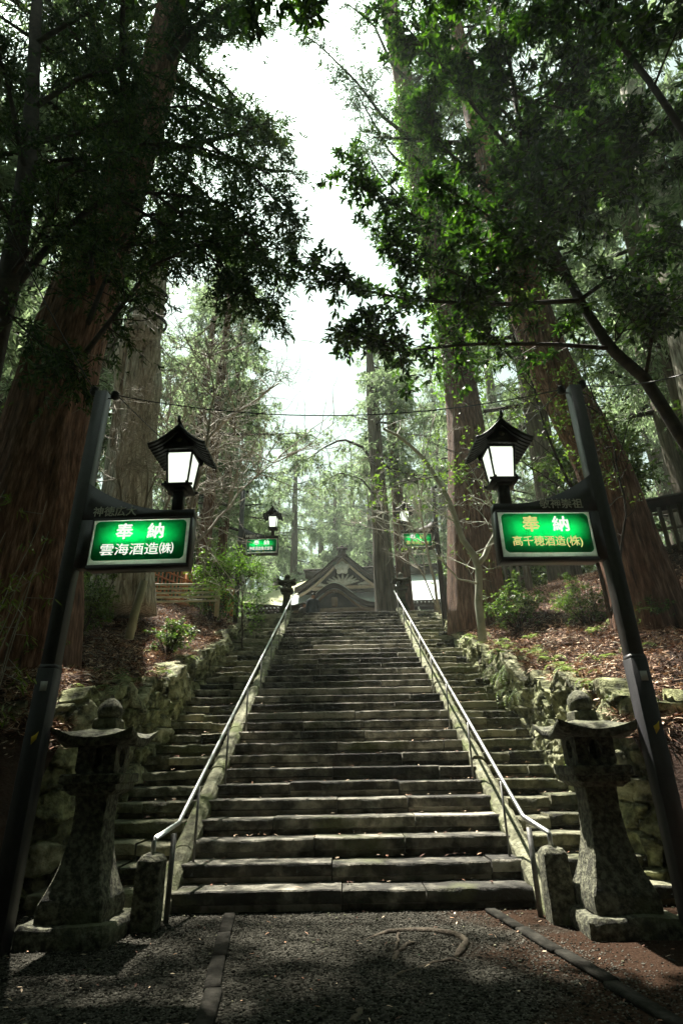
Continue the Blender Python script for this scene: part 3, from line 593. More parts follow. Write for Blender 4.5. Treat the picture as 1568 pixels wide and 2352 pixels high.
# ------------------------------------------------------------ shrine
def shrine():
    o = empty('shrine_hall', (-.1, 29, ZT), R(-5), 'wooden shrine hall with pale curved roof and carved gable at the top of the stairs', 'shrine')
    n, k = 24, 30; t = np.linspace(0, 1, n)[:, None]; s = np.linspace(0, 1, k)[None, :]
    def roofsurf(dz=0, ext=0):
        xl = -5.5+3.3*t**2; xr = 9.2-1.6*t**.6; x = xl+(xr-xl)*s
        lift = .28*(1-t)*np.abs(2*np.clip(s*1.25, 0, 1)-1)**6*(s < .4)
        return np.stack([x, .2+4.2*t+0*s, 3.5+2.75*t**1.3+lift+dz+0*s], -1)
    m = MB(); m.grid(roofsurf()); m.grid(roofsurf(-.16), flip=True); a, b = roofsurf(), roofsurf(-.16)
    m.build('roof', M['copper'], o, True)
    m = MB(); m.grid(np.stack([a[0]-[0, .02, -.005], b[0]-[0, .02, .12]], 0)); m.grid(np.stack([a[:, 0], b[:, 0]], 0)); m.build('eave_board', M['shrinewood'], o)
    m = MB(); b1 = roofsurf(); m.grid(np.stack([b1[:, 0]+[-.01, 0, .01], b1[:, 4]+[0, 0, .012]], 1)); m.build('moss_patch', M['mossroof'], o)
    m = MB(); m.bbox((2.3, 4.35, 6.5), (9.8, .5, .4), .04); m.bbox((2.3, 4.35, 6.76), (10.0, .62, .1), .02); m.build('ridge', M['shrinewood'], o)
    # triangular front gable
    tt = np.linspace(0, 1, 18); gx = 2.7*tt; gz = 6.7-2.05*(1-(1-tt)**1.28); GY = 1.5
    def barge(name, gx, gz, th, y0, y1, mt, inset=0):
        mm = MB()
        for sg in (-1, 1):
            P = np.stack([np.stack([sg*gx, 0*gx+yy+GY, gz+dz], -1) for yy, dz in ((y0, 0), (y0, -th), (y1, -th), (y1, 0), (y0, 0))], 0); mm.grid(P, flip=sg > 0); mm.add(P[:4, -1], [[0, 1, 2, 3]])
        return mm.build(name, mt, o)
    barge('bargeboard', gx, gz, .26, -.5, -.38, M['shrinewood'])
    barge('bargeboard', gx*.90, gz-.30, .16, -.42, -.3, M['shrinewood2'])
    m = MB()
    for sg in (-1, 1): m.grid(np.stack([np.stack([sg*gx, 0*gx+yy, gz+.05], -1) for yy in (-.55+GY, 4.2)], 0), flip=sg > 0)
    m.build('gable_roof', M['shrinewood'], o)
    m = MB(); P = [(-a_, b_-.25) for a_, b_ in zip(gx[::-1], gz[::-1])]+[(a_, b_-.25) for a_, b_ in zip(gx[1:], gz[1:])]; m.prism(P[::-1], -.12+GY, -.04+GY); m.build('gable_wall', M['shrinewood'], o)
    m = MB(); m.bbox((0, -.22+GY, 4.68), (3.5, .2, .18), .02); m.build('beam', M['shrinewood2'], o)
    m = MB()
    for i in range(9):
        a_ = R(-62+15.5*i); L_ = .72-.03*abs(i-4)
        c0 = np.array([0, -.22+GY, 4.78]); d = np.array([math.sin(a_)*1.7, 0, math.cos(a_)])
        m.tube([c0, c0+d*L_*.5+[0, -.04, 0], c0+d*L_], [.04, .09, .05], 6)
    for sg in (-1, 1):
        for i in range(5): m.tube([[sg*(.85+.1*i), -.2+GY, 4.82+.05*i], [sg*(1.0+.1*i), -.24+GY, 4.88], [sg*(1.12+.1*i), -.2+GY, 4.82]], .045, 6)
    m.rough(.03, 6, 2); m.build('carving', M['carving'], o, True)
    m = MB(); th = np.linspace(0, 6.283, 33)[:-1]; rr = .34*(1+.16*np.cos(5*th)); m.prism(np.stack([rr*np.sin(th)*1.15, 5.72+rr*np.cos(th)], 1), -.62+GY, -.52+GY); m.build('gable_pendant', M['carving'], o)
    m = MB(); m.box((0, -.5+GY, 6.64), (.5, .3, .42), taper=.75); m.box((0, -.5+GY, 6.88), (.62, .3, .10)); m.box((0, -.5+GY, 6.97), (.2, .26, .12)); m.build('ridge_ornament', M['shrinewood'], o)
    # undulating porch gable
    u = np.linspace(-1, 1, 41); kz = 2.66+1.14*np.exp(-(u*2.05)**2)*1.0+.08*np.abs(u)**4; kx = 2.35*u-.15
    def strip(name, th, y0, y1, dz, mt, fx=1.0):
        mm = MB(); P = np.stack([np.stack([(kx+.15)*fx-.15, 0*kx+yy, kz+dz+d2], -1) for yy, d2 in ((y0, 0), (y0, -th), (y1, -th), (y1, 0), (y0, 0))], 0); mm.grid(P)
        mm.add(P[:4, 0], [[3, 2, 1, 0]]); mm.add(P[:4, -1], [[0, 1, 2, 3]]); return mm.build(name, mt, o, False)
    strip('porch_roof', .10, -2.3, .9, .10, M['copper']); strip('porch_bargeboard', .24, -2.36, -2.26, .04, M['shrinewood']); strip('porch_bargeboard', .14, -2.2, -2.1, -.22, M['shrinewood2'], .93)
    m = MB(); sel = np.abs(u) < .62; P = list(zip(kx[sel], kz[sel]-.18)); m.prism([(P[-1][0], 3.15), (P[0][0], 3.15)]+P if 0 else ([(P[0][0], 2.55)]+P+[(P[-1][0], 2.55)])[::-1], -1.75, -1.68); m.build('porch_tympanum', M['shrinewood'], o)
    m = MB(); m.bbox((-.15, -1.85, 2.6), (4.1, .24, .2), .02); m.bbox((-.15, -1.9, 3.0), (.3, .3, .45), .03); m.build('porch_beam', M['shrinewood2'], o)
    m = MB()
    for i in range(7): m.tube([[-.15+.16*(i-3), -2.1, 3.58-.05*abs(i-3)], [-.15+.14*(i-3), -2.16, 3.44+.03*abs(i-3)], [-.15+.12*(i-3), -2.1, 3.38+.05*abs(i-3)]], [.05, .08, .04], 6)
    m.build('porch_pendant', M['carving'], o, True)
    for x in (-1.95, 1.65):
        m = MB(); m.bbox((x, -1.85, 1.25), (.24, .24, 2.5), .02); m.build('column', M['shrinewood2'], o)
    for x in (-5, -3.3, 3.1, 5, 7, 8.8):
        m = MB(); m.bbox((x, .9, 1.7), (.22, .22, 3.4), .02); m.build('column', M['shrinewood2'], o)
    m = MB(); m.box((1.8, 2.6, 1.75), (13.6, .2, 3.5)); m.box((1.8, .9, 3.3), (14.2, .18, .26)); m.build('wall', M['shrinewood'], o)
    m = MB()
    for i in range(74): m.box((-5.4+.2*i, .32, 3.36), (.06, .5, .07))
    m.build('rafter_ends', M['building'], o)
    for x, z in ((-4.6, 3.15), (-3.6, 3.15), (-2.5, 3.2), (2.3, 3.15), (4.0, 3.15)):
        m = MB(); s_ = .3; m.add([[x, .2, z], [x+.09, .2, z], [x+.09, .2, z-.13], [x, .2, z-.13], [x+.04, .18, z-.13], [x+.13, .18, z-.13], [x+.13, .18, z-.27], [x+.04, .18, z-.27], [x-.02, .2, z-.27], [x+.07, .2, z-.27], [x+.07, .2, z-.42], [x-.02, .2, z-.42]], [[0, 1, 2, 3], [4, 5, 6, 7], [8, 9, 10, 11]]); m.build('paper_streamer', M['paper'], o)
shrine()
m = MB(); o = empty('side_building', (9.5, 35, ZT), R(-5), 'pale plastered building glimpsed between trunks right of the shrine hall', 'building')
m.box((0, 0, 2.6), (6, 4, 5.2)); m.build('wall', M['building'], o); m = MB(); m.prism([(-3.6, 5.0), (3.6, 5.0), (3.2, 5.4), (0, 6.3), (-3.2, 5.4)][::-1], -2.5, 2.5); m.build('roof', M['copper'], o)
for x in (-1.6, 1.2):
    m = MB(); m.box((x, -2.02, 3.0), (1.1, .06, 1.3)); m.build('window', M['shrinewood'], o)
# ------------------------------------------------------------ people at the top of the stairs
def person(loc, h, rz, cl, label, bend=0):
    o = empty('person', loc, rz, label, 'person')
    s = h/1.72
    J = [(0, 0, .93, .125, .10), (0, .0, 1.12, .12, .09), (0, .01, 1.3, .15, .10), (0, .015, 1.42, .10, .075), (0, .015, 1.49, .05, .05), (0, .02, 1.56, .062, .07), (0, .025, 1.64, .078, .09), (0, .02, 1.70, .05, .06)]
    E = [(i, i+1) for i in range(7)]
    for sg in (-1, 1):
        b = len(J); J += [(sg*.16, .01, 1.40, .062, .06), (sg*.22, .03, 1.16, .045, .045), (sg*.2, .12, .94, .034, .034), (sg*.19, .17, .85, .03, .022)]; E += [(3, b), (b, b+1), (b+1, b+2), (b+2, b+3)]
        b = len(J); J += [(sg*.09, 0, .86, .085, .09), (sg*.10, .02, .48, .06, .062), (sg*.10, -.02, .09, .04, .042), (sg*.105, .12, .03, .035, .025)]; E += [(0, b), (b, b+1), (b+1, b+2), (b+2, b+3)]
    me = bpy.data.meshes.new('body'); me.from_pydata([(x*s, y*s+bend*max(0, z-1)*s, z*s) for x, y, z, *_ in J], E, [])
    ob = bpy.data.objects.new('body', me); C.objects.link(ob)
    md = ob.modifiers.new('k', 'SKIN'); sv = me.skin_vertices[0].data
    for i, j in enumerate(J): sv[i].radius = (j[3]*s, j[4]*s); sv[i].use_root = i == 0
    ob.modifiers.new('s', 'SUBSURF').levels = 2; dg = bpy.context.evaluated_depsgraph_get(); dg.update()
    nm = bpy.data.meshes.new_from_object(ob.evaluated_get(dg)); bpy.data.objects.remove(ob)
    nm.materials.clear(); nm.materials.append(M['skin'])
    b = bpy.data.objects.new('body', nm); C.objects.link(b); b.parent = o
    for name, z0, z1, mt, off in (('coat', .80, 1.46, cl, .022), ('trousers', .07, .9, M['cloth2'], .012), ('hair', 1.585, 1.9, M['hair'], .014)):
        V = np.array([v.co for v in nm.vertices]); Nn = np.array([v.normal for v in nm.vertices]); W = V+Nn*off*s
        fs = [list(p.vertices) for p in nm.polygons if all(z0*s < V[i][2] < z1*s and (name != 'hair' or V[i][1] < (.075+bend*.6)*s or V[i][2] > 1.68*s) for i in p.vertices)]
        m2 = bpy.data.meshes.new(name); m2.from_pydata(W.tolist(), [], fs); m2.materials.append(mt)
        c = bpy.data.objects.new(name, m2); C.objects.link(c); c.parent = o
pp = at(719, 1384, 21.0); person((pp[0], 21.0, ZT), 1.72, R(8), M['cloth'], 'person in a dark grey coat seen from behind at the top of the stairs')
pp = at(699, 1394, 21.6); person((pp[0], 21.6, ZT), 1.52, R(-5), M['cloth2'], 'smaller person seen from behind, only the head showing above the top step')
# ------------------------------------------------------------ fences
def on_hill(x, Y): return float(hill(np.array([x]), np.array([Y]))[0])
def fence(name, A, B, kind, label, h=1.1):
    A, B = np.array(A), np.array(B); L_ = np.linalg.norm((B-A)[:2]); ang = math.atan2(B[1]-A[1], B[0]-A[0])
    o = empty(name, A, ang, label, 'fence'); sl = (B[2]-A[2])/L_
    def P(x, z, y=0): return [x, y, z+sl*x]
    np_ = max(2, int(L_/1.8)+1)
    if kind == 'lattice':
        m = MB()
        nv = int(L_/.15)
        for i in range(nv): x = (i+.5)*L_/nv; m.tubes([[P(x, .08), P(x, h)]], [[.035, .035]], 4)
        for i in range(5): z = .18+i*(h-.26)/4; m.tubes([[P(0, z, -.035), P(L_, z, -.035)]], [[.035, .035]], 4)
        m.build('lattice_panel', M['orange'], o); mt = M['orange']; m = MB(); m.tubes([[P(0, h+.03, -.02), P(L_, h+.03, -.02)]], [[.065, .065]], 4); m.tubes([[P(0, .08, -.05), P(L_, .08, -.05)]], [[.06, .06]], 4); m.build('rail', mt, o)
    elif kind == 'bamboo':
        m = MB()
        for i in range(5): z = .12+i*.11; m.tubes([[P(-.1, z, -.05), P(L_*.5, z+.01, -.05), P(L_, z, -.05)]], [[.032, .03, .03]], 8)
        m.build('pole_rails', M['bamboo'], o); mt = M['bamboo']; h = .68
    else:
        m = MB(); nv = int(L_/.24)
        for i in range(nv): x = (i+.5)*L_/nv; m.box((x, 0, h/2+sl*x), (.11, .03, h))
        for z in (.3*h, .62*h, .9*h): m.tubes([[P(0, z, .03), P(L_, z, .03)]], [[.045, .045]], 4)
        m.build('picket_panel', M['greywood'], o); mt = M['greywood']
        if kind == 'roofed':
            m = MB()
            for s1 in (-1, 1): m.add([P(-.2, h+.32, 0), P(L_+.2, h+.32, 0), P(L_+.2, h+.1, s1*.45), P(-.2, h+.1, s1*.45), P(-.2, h+.26, 0), P(L_+.2, h+.26, 0), P(L_+.2, h+.04, s1*.45), P(-.2, h+.04, s1*.45)], [[0, 1, 2, 3], [4, 5, 6, 7], [2, 3, 7, 6], [0, 3, 7, 4], [1, 2, 6, 5]])
            m.build('coping_roof', M['shrinewood'], o)
    for i in range(np_):
        x = L_*i/(np_-1); m = MB(); m.box((x, .0, h*.5+sl*x-.1), (.10, .10, h+.35)); m.build('post', mt, o)
    return o
def fl_(x, Y, dz=0): return (x, Y, on_hill(x, Y)+dz)
fence('lattice_fence', (-6.4, 15.6, on_hill(-6.4, 15.6)+.35), (-3.95, 19.6, ZT+.15), 'lattice', 'orange wooden lattice fence sloping down beyond the left bank', 1.25)
a = at(120, 1392, 12.5); b = at(500, 1378, 14.2); fence('bamboo_fence', (a[0], 12.5, a[2]-.1), (b[0], 14.2, b[2]-.15), 'bamboo', 'low rail fence of horizontal bamboo poles on the left bank')
fence('picket_fence', (3.55, 19.2, ZT-.05), (5.6, 16.2, on_hill(5.6, 16.2)), 'picket', 'grey weathered picket fence behind the vine covered cedar on the right', 1.75)
a = at(1440, 1300, 14.5); fence('roofed_fence', (a[0], 14.5, a[2]-.2), (a[0]+6, 12.8, a[2]+.3), 'roofed', 'tall dark board fence with a coping roof at the far right', 1.7)

# ------------------------------------------------------------ foliage kit
def leaves(mb, P, D, N, L, W, hexa=False):
    D = nrm(D); Sd = nrm(np.cross(D, N)); L = L[:, None]; W = W[:, None]
    if hexa:
        Nn = np.cross(Sd, D); dn = -Nn*L*.10
        V = np.stack([P, P+D*L*.28+Sd*W*.42, P+D*L*.66+Sd*W*.40+dn*.5, P+D*L+dn*1.5, P+D*L*.66-Sd*W*.40+dn*.5, P+D*L*.28-Sd*W*.42], 1)
        b = mb.addv(V); i = b+np.arange(len(P))[:, None]*6; mb.addf(i+np.array([[0, 1, 2, 3]])); mb.addf(i+np.array([[0, 3, 4, 5]]))
    else:
        V = np.stack([P, P+D*L*.45+Sd*W*.5, P+D*L, P+D*L*.45-Sd*W*.5], 1)
        b = mb.addv(V); i = b+np.arange(len(P))[:, None]*4; mb.addf(i+np.arange(4)[None])
def rnd(rg, *s): return nrm(rg.normal(size=(*s, 3)))
def curve(p0, p1, m=9, sag=0., wig=.05, rg=RNG):
    p0, p1 = np.array(p0, float), np.array(p1, float); t = np.linspace(0, 1, m)[:, None]; L = np.linalg.norm(p1-p0)
    q = p0+(p1-p0)*t; q[:, 2] += sag*L*4*t[:, 0]*(1-t[:, 0])
    w = rg.normal(size=(m, 3))*wig*L/3; w[0] = 0; return q+np.cumsum(w, 0)*t*.6
def foliate(LM, WM, limbs, rg, nb=16, bl=1.0, droop=.3, nt=10, tl=.25, K=8, ll=.12, lw=.03, style='cedar', t0=.15, up=.0, wr=.012):
    Ps, Ts, Ls = [], [], []
    for P, r in limbs:
        L_ = np.linalg.norm(P[-1]-P[0]); n = max(3, int(nb*(L_/3)**.7)); t = t0+(1-t0)*rg.random(n)**.85
        q, T = resample(P, t); Ps.append(q); Ts.append(T); Ls.append(bl*(.45+.6*rg.random(n))*(1-.35*t))
    P = np.vstack(Ps); T = np.vstack(Ts); L = np.concatenate(Ls)
    d = rnd(rg, len(P)); d[:, 2] *= .45; d = nrm(nrm(d)*1.0+T*.75+np.array([0, 0, up])); s = np.linspace(0, 1, 5)
    B = P[:, None]+d[:, None]*(L[:, None]*s)[..., None]; B[..., 2] -= droop*L[:, None]*s**2
    B[:, 1:] += rg.normal(size=(len(P), 4, 3))*.03*L[:, None, None]
    if WM is not None: WM.tubes(B, wr*(1.05-.8*s)[None]*np.ones((len(P), 1)), 3, cap=False)
    # twigs
    n = len(P); si = .15+.85*rg.random((n, nt)); k = np.clip((si*4).astype(int), 0, 3); fr = si*4-k
    idx = np.arange(n)[:, None]; A = B[idx, k]; Bb = B[idx, k+1]; tp = A+(Bb-A)*fr[..., None]; bd = nrm(Bb-A)
    td = nrm(bd*.8+rnd(rg, n, nt)*.9+np.array([0, 0, -.35 if style == 'cedar' else .15])); tp = tp.reshape(-1, 3); td = td.reshape(-1, 3)
    tL = tl*(.5+.7*rg.random(len(tp)))
    if style == 'cedar':
        s2 = rg.random((len(tp), K)); pos = tp[:, None]+td[:, None]*(tL[:, None]*s2)[..., None]; pos[..., 2] -= .25*tL[:, None]*s2**2
        ld = td[:, None]*.9+rnd(rg, len(tp), K)*.75+np.array([0, 0, -.15]); nn = rnd(rg, len(tp), K)
        m_ = len(tp)*K; leaves(LM, pos.reshape(-1, 3), ld.reshape(-1, 3), nn.reshape(-1, 3), ll*(.6+.7*rg.random(m_)), lw*(.6+.8*rg.random(m_)))
    else:
        s2 = .25+.75*rg.random((len(tp), K)); pos = tp[:, None]+td[:, None]*(tL[:, None]*s2)[..., None]
        ld = td[:, None]*.5+rnd(rg, len(tp), K)*np.array([1, 1, .55])+np.array([0, 0, -.25]); nn = rnd(rg, len(tp), K)*.6+np.array([0, 0, 1.])
        m_ = len(tp)*K; leaves(LM, pos.reshape(-1, 3), ld.reshape(-1, 3), nn.reshape(-1, 3), ll*(.55+.6*rg.random(m_)), lw*(.7+.5*rg.random(m_)), True)
        if WM is not None: WM.tubes(np.stack([tp, tp+td*tL[:, None]], 1), np.stack([0*tL+wr*.35, 0*tL+wr*.15], 1), 3, cap=False)
def trunk_mesh(P, r, seg=40, ridges=.07, seed=0, res=60):
    t = np.linspace(0, 1, res); q, _ = resample(P, t); d = np.linspace(0, 1, len(r)); rad = np.interp(t, d, r)
    T = nrm(np.gradient(q, axis=0)); U = nrm(np.cross(T, [0.03, 1, 0])); W = np.cross(T, U); a = np.arange(seg)*2*math.pi/seg
    ph = a[None]+.25*np.sin(t[:, None]*3+seed)
    k = 1+ridges*fbm(np.stack([np.cos(ph)*4.5, np.sin(ph)*4.5, t[:, None]*6+0*ph], -1), seed, 3)+ridges*1.3*fbm(np.stack([np.cos(ph)*1.1, np.sin(ph)*1.1, t[:, None]*2+0*ph], -1), seed+5, 2)
    G_ = q[:, None]+(rad[:, None]*k)[..., None]*(U[:, None]*np.cos(a)[None, :, None]+W[:, None]*np.sin(a)[None, :, None])
    m = MB(); m.grid(G_, close=True); b = 0; m.addf([[i for i in range(seg)][::-1]]); m.addf([[(res-1)*seg+i for i in range(seg)]]); return m, q, rad
def flare(r, k=1.35): return [r[0]*k, r[0]*1.08]+list(r[1:])
def conifer(name, P, r, label, bark, fol, seed, z0, z1, nl, ll_, group=None, limbs_px=(), fk={}, seg=40, ridges=.07, az=None, down=-.12, cat='tree', pw=.7):
    rg = np.random.default_rng(seed); P = np.array(P, float); base = P[0]
    o = empty(name, base, label=label, cat=cat, group=group)
    m, q, rad = trunk_mesh(P, r, seg, ridges, seed); m.build('trunk', bark, o, True, loc=base)
    limbs = []
    for i in range(nl):
        z = z0+(z1-z0)*(i+rg.random())/nl; k = np.interp(z, q[:, 2], np.arange(len(q))); c = np.array([np.interp(z, q[:, 2], q[:, j]) for j in range(3)]); rr = np.interp(z, q[:, 2], rad)
        a = rg.uniform(*az) if az else rg.uniform(0, 6.283); L_ = ll_*(1-((z-z0)/(z1-z0))**1.4*pw)*(.65+.5*rg.random())
        e = c+L_*np.array([math.cos(a), math.sin(a), down+.25*rg.random()])
        limbs.append((curve(c, e, 9, -.03, .05, rg), min(rr*.35, .022*L_+.02)))
    for pts, r0 in limbs_px: limbs.append((resample(np.array(pts), np.linspace(0, 1, 12))[0], r0))
    WM = MB()
    for p, r0 in limbs: WM.tube(p, r0*np.linspace(1, .25, len(p)), 6)
    LM = MB(); foliate(LM, WM, limbs, rg, **fk)
    WM.build('limbs', M['limb'], o, True, loc=base)
    if LM.n: LM.build('crown', fol, o, loc=base)
    return o
# ---- near left cedar (huge trunk)
P = [at(48, 1420, 8.6), at(78, 1150, 8.5), at(105, 1000, 8.5), at(155, 800, 8.5), at(220, 600, 8.5), at(290, 400, 8.5), at(355, 200, 8.5), at(392, 40, 8.5)]
P = [p+[0, 0, 0] for p in P]; top = P[-1]+(P[-1]-P[-2])*1.6; P = [P[0]-[0, 0, 1.5]]+P+[top]
lm = [([at(345, 190, 8.5), at(400, 120, 8.2), at(450, 65, 8), at(520, 10, 7.8), at(600, -60, 7.5)], .14), ([at(330, 190, 8.5), at(300, 140, 8.2), at(288, 60, 8.2), at(330, 10, 8.3)], .11),
      ([at(400, 120, 8.5), at(520, 200, 8.8), at(640, 330, 9.2)], .05), ([at(350, 230, 8.5), at(480, 330, 8), at(600, 420, 7.8), at(680, 520, 7.6)], .06), ([at(340, 260, 8.5), at(230, 300, 7.5), at(120, 330, 7)], .06),
      ([at(380, 100, 8.5), at(500, 40, 9.5), at(640, 60, 10.5)], .06), ([at(360, 180, 8.5), at(520, 260, 8.6), at(650, 300, 9)], .05), ([at(340, 330, 8.5), at(440, 420, 7.5), at(560, 520, 7.2), at(640, 640, 7)], .05)]
lm += [([np.array(p) for p in L_], .05) for L_ in ([(-4.9, 8.5, 10.6), (-3.7, 8.3, 12.2), (-2.3, 8.3, 12.0), (-1.2, 8.5, 11.2)], [(-4.9, 8.5, 11.2), (-3.6, 9.1, 12.6), (-2.3, 9.2, 12.2), (-1.5, 9.3, 11.6)], [(-4.8, 8.4, 10.9), (-3.9, 7.8, 11.4), (-2.9, 7.6, 11.2), (-2.0, 7.6, 10.8)])]  # extra limbs added to keep sun patches off the gravel
conifer('cedar_tree', P, flare([.80, .70, .62, .56, .47, .45, .43, .40, .35, .2]), 'massive red barked cedar filling the left side behind the near lamp post', M['barkred'], M['cedar'], 5, 13, 24, 26, 4.6, limbs_px=lm,
        fk=dict(nb=28, bl=1.25, nt=11, tl=.34, K=9, ll=.13, lw=.03, droop=.45), seg=96, ridges=.06)
# ---- dark leaning tree at the left edge
P = [at(-60, 1000, 5.6), at(-10, 760, 5.5), at(28, 620, 5.5), at(52, 480, 5.5), at(70, 320, 5.6), at(78, 160, 5.7), at(85, 0, 5.8), at(90, -200, 5.9)]
P = [np.array([P[0][0]-.1, 5.6, on_hill(P[0][0]-.1, 5.6)-.1])]+P
lm = [([at(10, 690, 5.5), at(90, 590, 5.6), at(180, 500, 5.8), at(260, 445, 6), at(350, 440, 6.3), at(450, 455, 6.6), at(560, 480, 7)], .06), ([at(40, 520, 5.5), at(-40, 420, 5), at(-100, 300, 4.7)], .05),
      ([at(60, 400, 5.5), at(20, 200, 5), at(-20, 60, 4.6)], .05), ([at(75, 250, 5.6), at(180, 180, 5.8), at(300, 150, 6.2), at(420, 200, 6.6)], .05), 
       ([at(60, 420, 5.5), at(160, 380, 5.9), at(320, 330, 6.4), at(480, 340, 6.8), at(620, 400, 7.2)], .05), ([at(260, 450, 6), at(420, 540, 6.4), at(560, 650, 6.7), at(620, 740, 6.8)], .03),
      ([at(20, 640, 5.5), at(80, 560, 5.1), at(140, 470, 4.9)], .04), ([at(70, 330, 5.6), at(200, 300, 6), at(350, 250, 6.5), at(470, 240, 7)], .05), ([at(80, 100, 5.7), at(200, 30, 5.6), at(330, -30, 5.5)], .05), ([at(40, 500, 5.5), at(120, 430, 5.2), at(200, 380, 5)], .03),
      ([at(0, 700, 5.5), at(60, 760, 5.4), at(110, 800, 5.3), at(190, 860, 5.2)], .02), ([at(350, 440, 6.3), at(450, 520, 6.6), at(520, 620, 6.8), at(600, 720, 7)], .03)]
lm += [([np.array(p) for p in L_], .035) for L_ in ([(-3.25, 5.6, 6.5), (-3.5, 6.4, 8.8), (-2.9, 6.9, 9.6), (-2.1, 7.2, 9.8)], [(-3.2, 5.6, 6.0), (-2.8, 6.2, 8.2), (-2.0, 6.4, 9.0), (-1.3, 6.5, 9.2)], [(-3.3, 5.6, 7.2), (-4.0, 6.3, 9.2), (-4.3, 7.0, 9.8)])]  # limbs added over the path so the foreground ground stays shaded
conifer('yew_tree', P, flare([.17, .16, .15, .13, .115, .10, .09, .08, .05]), 'dark leaning tree at the left edge, one long limb arching over to the right', M['limb'], M['cedar'], 8, 9, 11, 1, 2, limbs_px=lm,
        fk=dict(nb=34, bl=.95, nt=11, tl=.2, K=9, ll=.085, lw=.024, droop=.35, t0=.1), seg=24, ridges=.05)
# ---- pale banded trunk with burl
P = [at(300, 1290, 12.4)-np.array([0, 0, 1.2]), at(297, 1180, 12.4), at(305, 1050, 12.4), at(322, 900, 12.4), at(330, 790, 12.4), at(345, 700, 12.4), at(358, 620, 12.4), at(368, 560, 12.4), at(384, 500, 12.4)]
o = conifer('old_cedar', P, [.72, .62, .58, .55, .56, .42, .38, .28, .12], 'pale broken topped old trunk with a big burl and black bands left of the gap', M['barkpale'], M['cedar'], 12, 8, 9, 0, 1, limbs_px=[([at(372, 560, 12.4), at(400, 480, 12.4), at(430, 380, 12.6), at(470, 300, 12.8)], .12), ([at(385, 500, 12.4), at(330, 420, 12.6), at(300, 300, 12.9)], .08)],
            fk=dict(nb=8, bl=.9, nt=8, tl=.3, K=8, ll=.15, lw=.035, droop=.4), seg=64, ridges=.14)
base = np.array(o.location)
m = MB(); c = at(322, 772, 11.95)
th = np.linspace(0, 2*math.pi, 25)[:-1]; ph = np.linspace(0, math.pi, 14)
G_ = np.stack([np.sin(ph)[:, None]*np.cos(th)[None], np.sin(ph)[:, None]*np.sin(th)[None]*.8, np.cos(ph)[:, None]+0*th[None]], -1); G_ = G_*(1+.14*fbm(G_*1.6, 4, 3)[..., None])*np.array([.46, .45, .42])+c
m.grid(G_, close=True); ring = [c+np.array([math.cos(a)*.21, -.40, .02+math.sin(a)*.24]) for a in np.linspace(0, 6.4, 20)]; m.tube(ring, .07, 8)
for dx in (-.42, .38): m.tube([c+[dx, .1, .05], c+[dx*1.05, .05, -.6], c+[dx*.9, .1, -1.5], c+[dx*.8, .15, -3.4]], [.14, .2, .17, .05], 9)
m.rough(.05, 5, 3); m.build('burl', M['barkpale'], o, True, loc=base)
for k, (x, y, rr, nn) in enumerate([(338, 742, .52, 1), (346, 712, .42, 1), (351, 680, .41, 1), (366, 612, .37, 1)]):
    c = at(x, y, 12.4); m = MB()
    for j in range(2): m.tube([c+np.array([rr*math.cos(a)*1.02, rr*math.sin(a)*1.02, .06*math.sin(a*2)+.07*j-.03*math.cos(a)]) for a in np.linspace(0, 6.283, 32)], .028, 6)
    m.build('band', M['band'], o, True, loc=base)
m = MB(); q, _ = resample(np.array(P[5:8]), np.linspace(.0, .95, 14)); aa = np.linspace(R(205), R(258), 8); rr = np.interp(np.linspace(0, 1, 14), [0, .5, 1], [.43, .40, .33])
m.grid(q[:, None]+np.stack([rr[:, None]*1.04*np.cos(aa)[None], rr[:, None]*1.04*np.sin(aa)[None], 0*rr[:, None]*aa[None]], -1)); m.build('bare_wood', M['sapwood'], o, True, loc=base)
# ---- vine covered cedar right of the gap
P = [at(1092, 1385, 14)-np.array([0, 0, .8]), at(1082, 1200, 14), at(1072, 1000, 14), at(1045, 780, 14), at(1000, 560, 14), at(957, 350, 14), at(925, 180, 14), at(890, 0, 14), at(860, -150, 14)]
lm = [([at(950, 200, 14), at(900, 150, 13), at(860, 60, 12.5), at(800, 10, 12)], .09), ([at(960, 330, 14), at(880, 270, 13), at(820, 190, 12.6), at(740, 110, 12.3), at(700, 80, 12)], .08), ([at(965, 400, 14), at(900, 360, 13.5), at(840, 250, 13), at(800, 180, 13)], .05),
      ([at(935, 150, 14), at(1000, 60, 14), at(1080, 0, 14)], .07), ([at(985, 520, 14), at(930, 460, 13.3), at(870, 400, 13), at(830, 330, 13)], .05), ([at(1000, 600, 14), at(930, 560, 14), at(850, 480, 14)], .05)]
o = conifer('vine_cedar', P, flare([.50, .46, .43, .42, .41, .4, .38, .32, .2]), 'tall cedar with vine covered upper trunk and red lower bark right of the gap', M['bark'], M['cedar'], 15, 17, 30, 20, 4.2, limbs_px=lm,
            fk=dict(nb=20, bl=1.5, nt=10, tl=.4, K=8, ll=.16, lw=.035, droop=.6), seg=56, ridges=.07, az=(R(-60), R(80)))
base = np.array(o.location); rg = np.random.default_rng(3); q, _ = resample(np.array(P), .2+.42*rg.random(2600)**.9); a = rg.uniform(0, 6.28, 2600); d = np.stack([np.cos(a), np.sin(a), 0*a], 1); q = q+d*(.44+.35*rg.random(2600)**3)[:, None]
LM = MB(); K = 7; pos = q[:, None]+rnd(rg, 2600, K)*.16; ld = d[:, None]*.7+rnd(rg, 2600, K)+[0, 0, -.3]; nn = d[:, None]+rnd(rg, 2600, K)*.6+[0, 0, .6]
leaves(LM, pos.reshape(-1, 3), ld.reshape(-1, 3), nn.reshape(-1, 3), .13*(.6+.6*rg.random(2600*K)), .065*(.7+.5*rg.random(2600*K)), True); LM.build('vine', M['fresh'], o, loc=base)
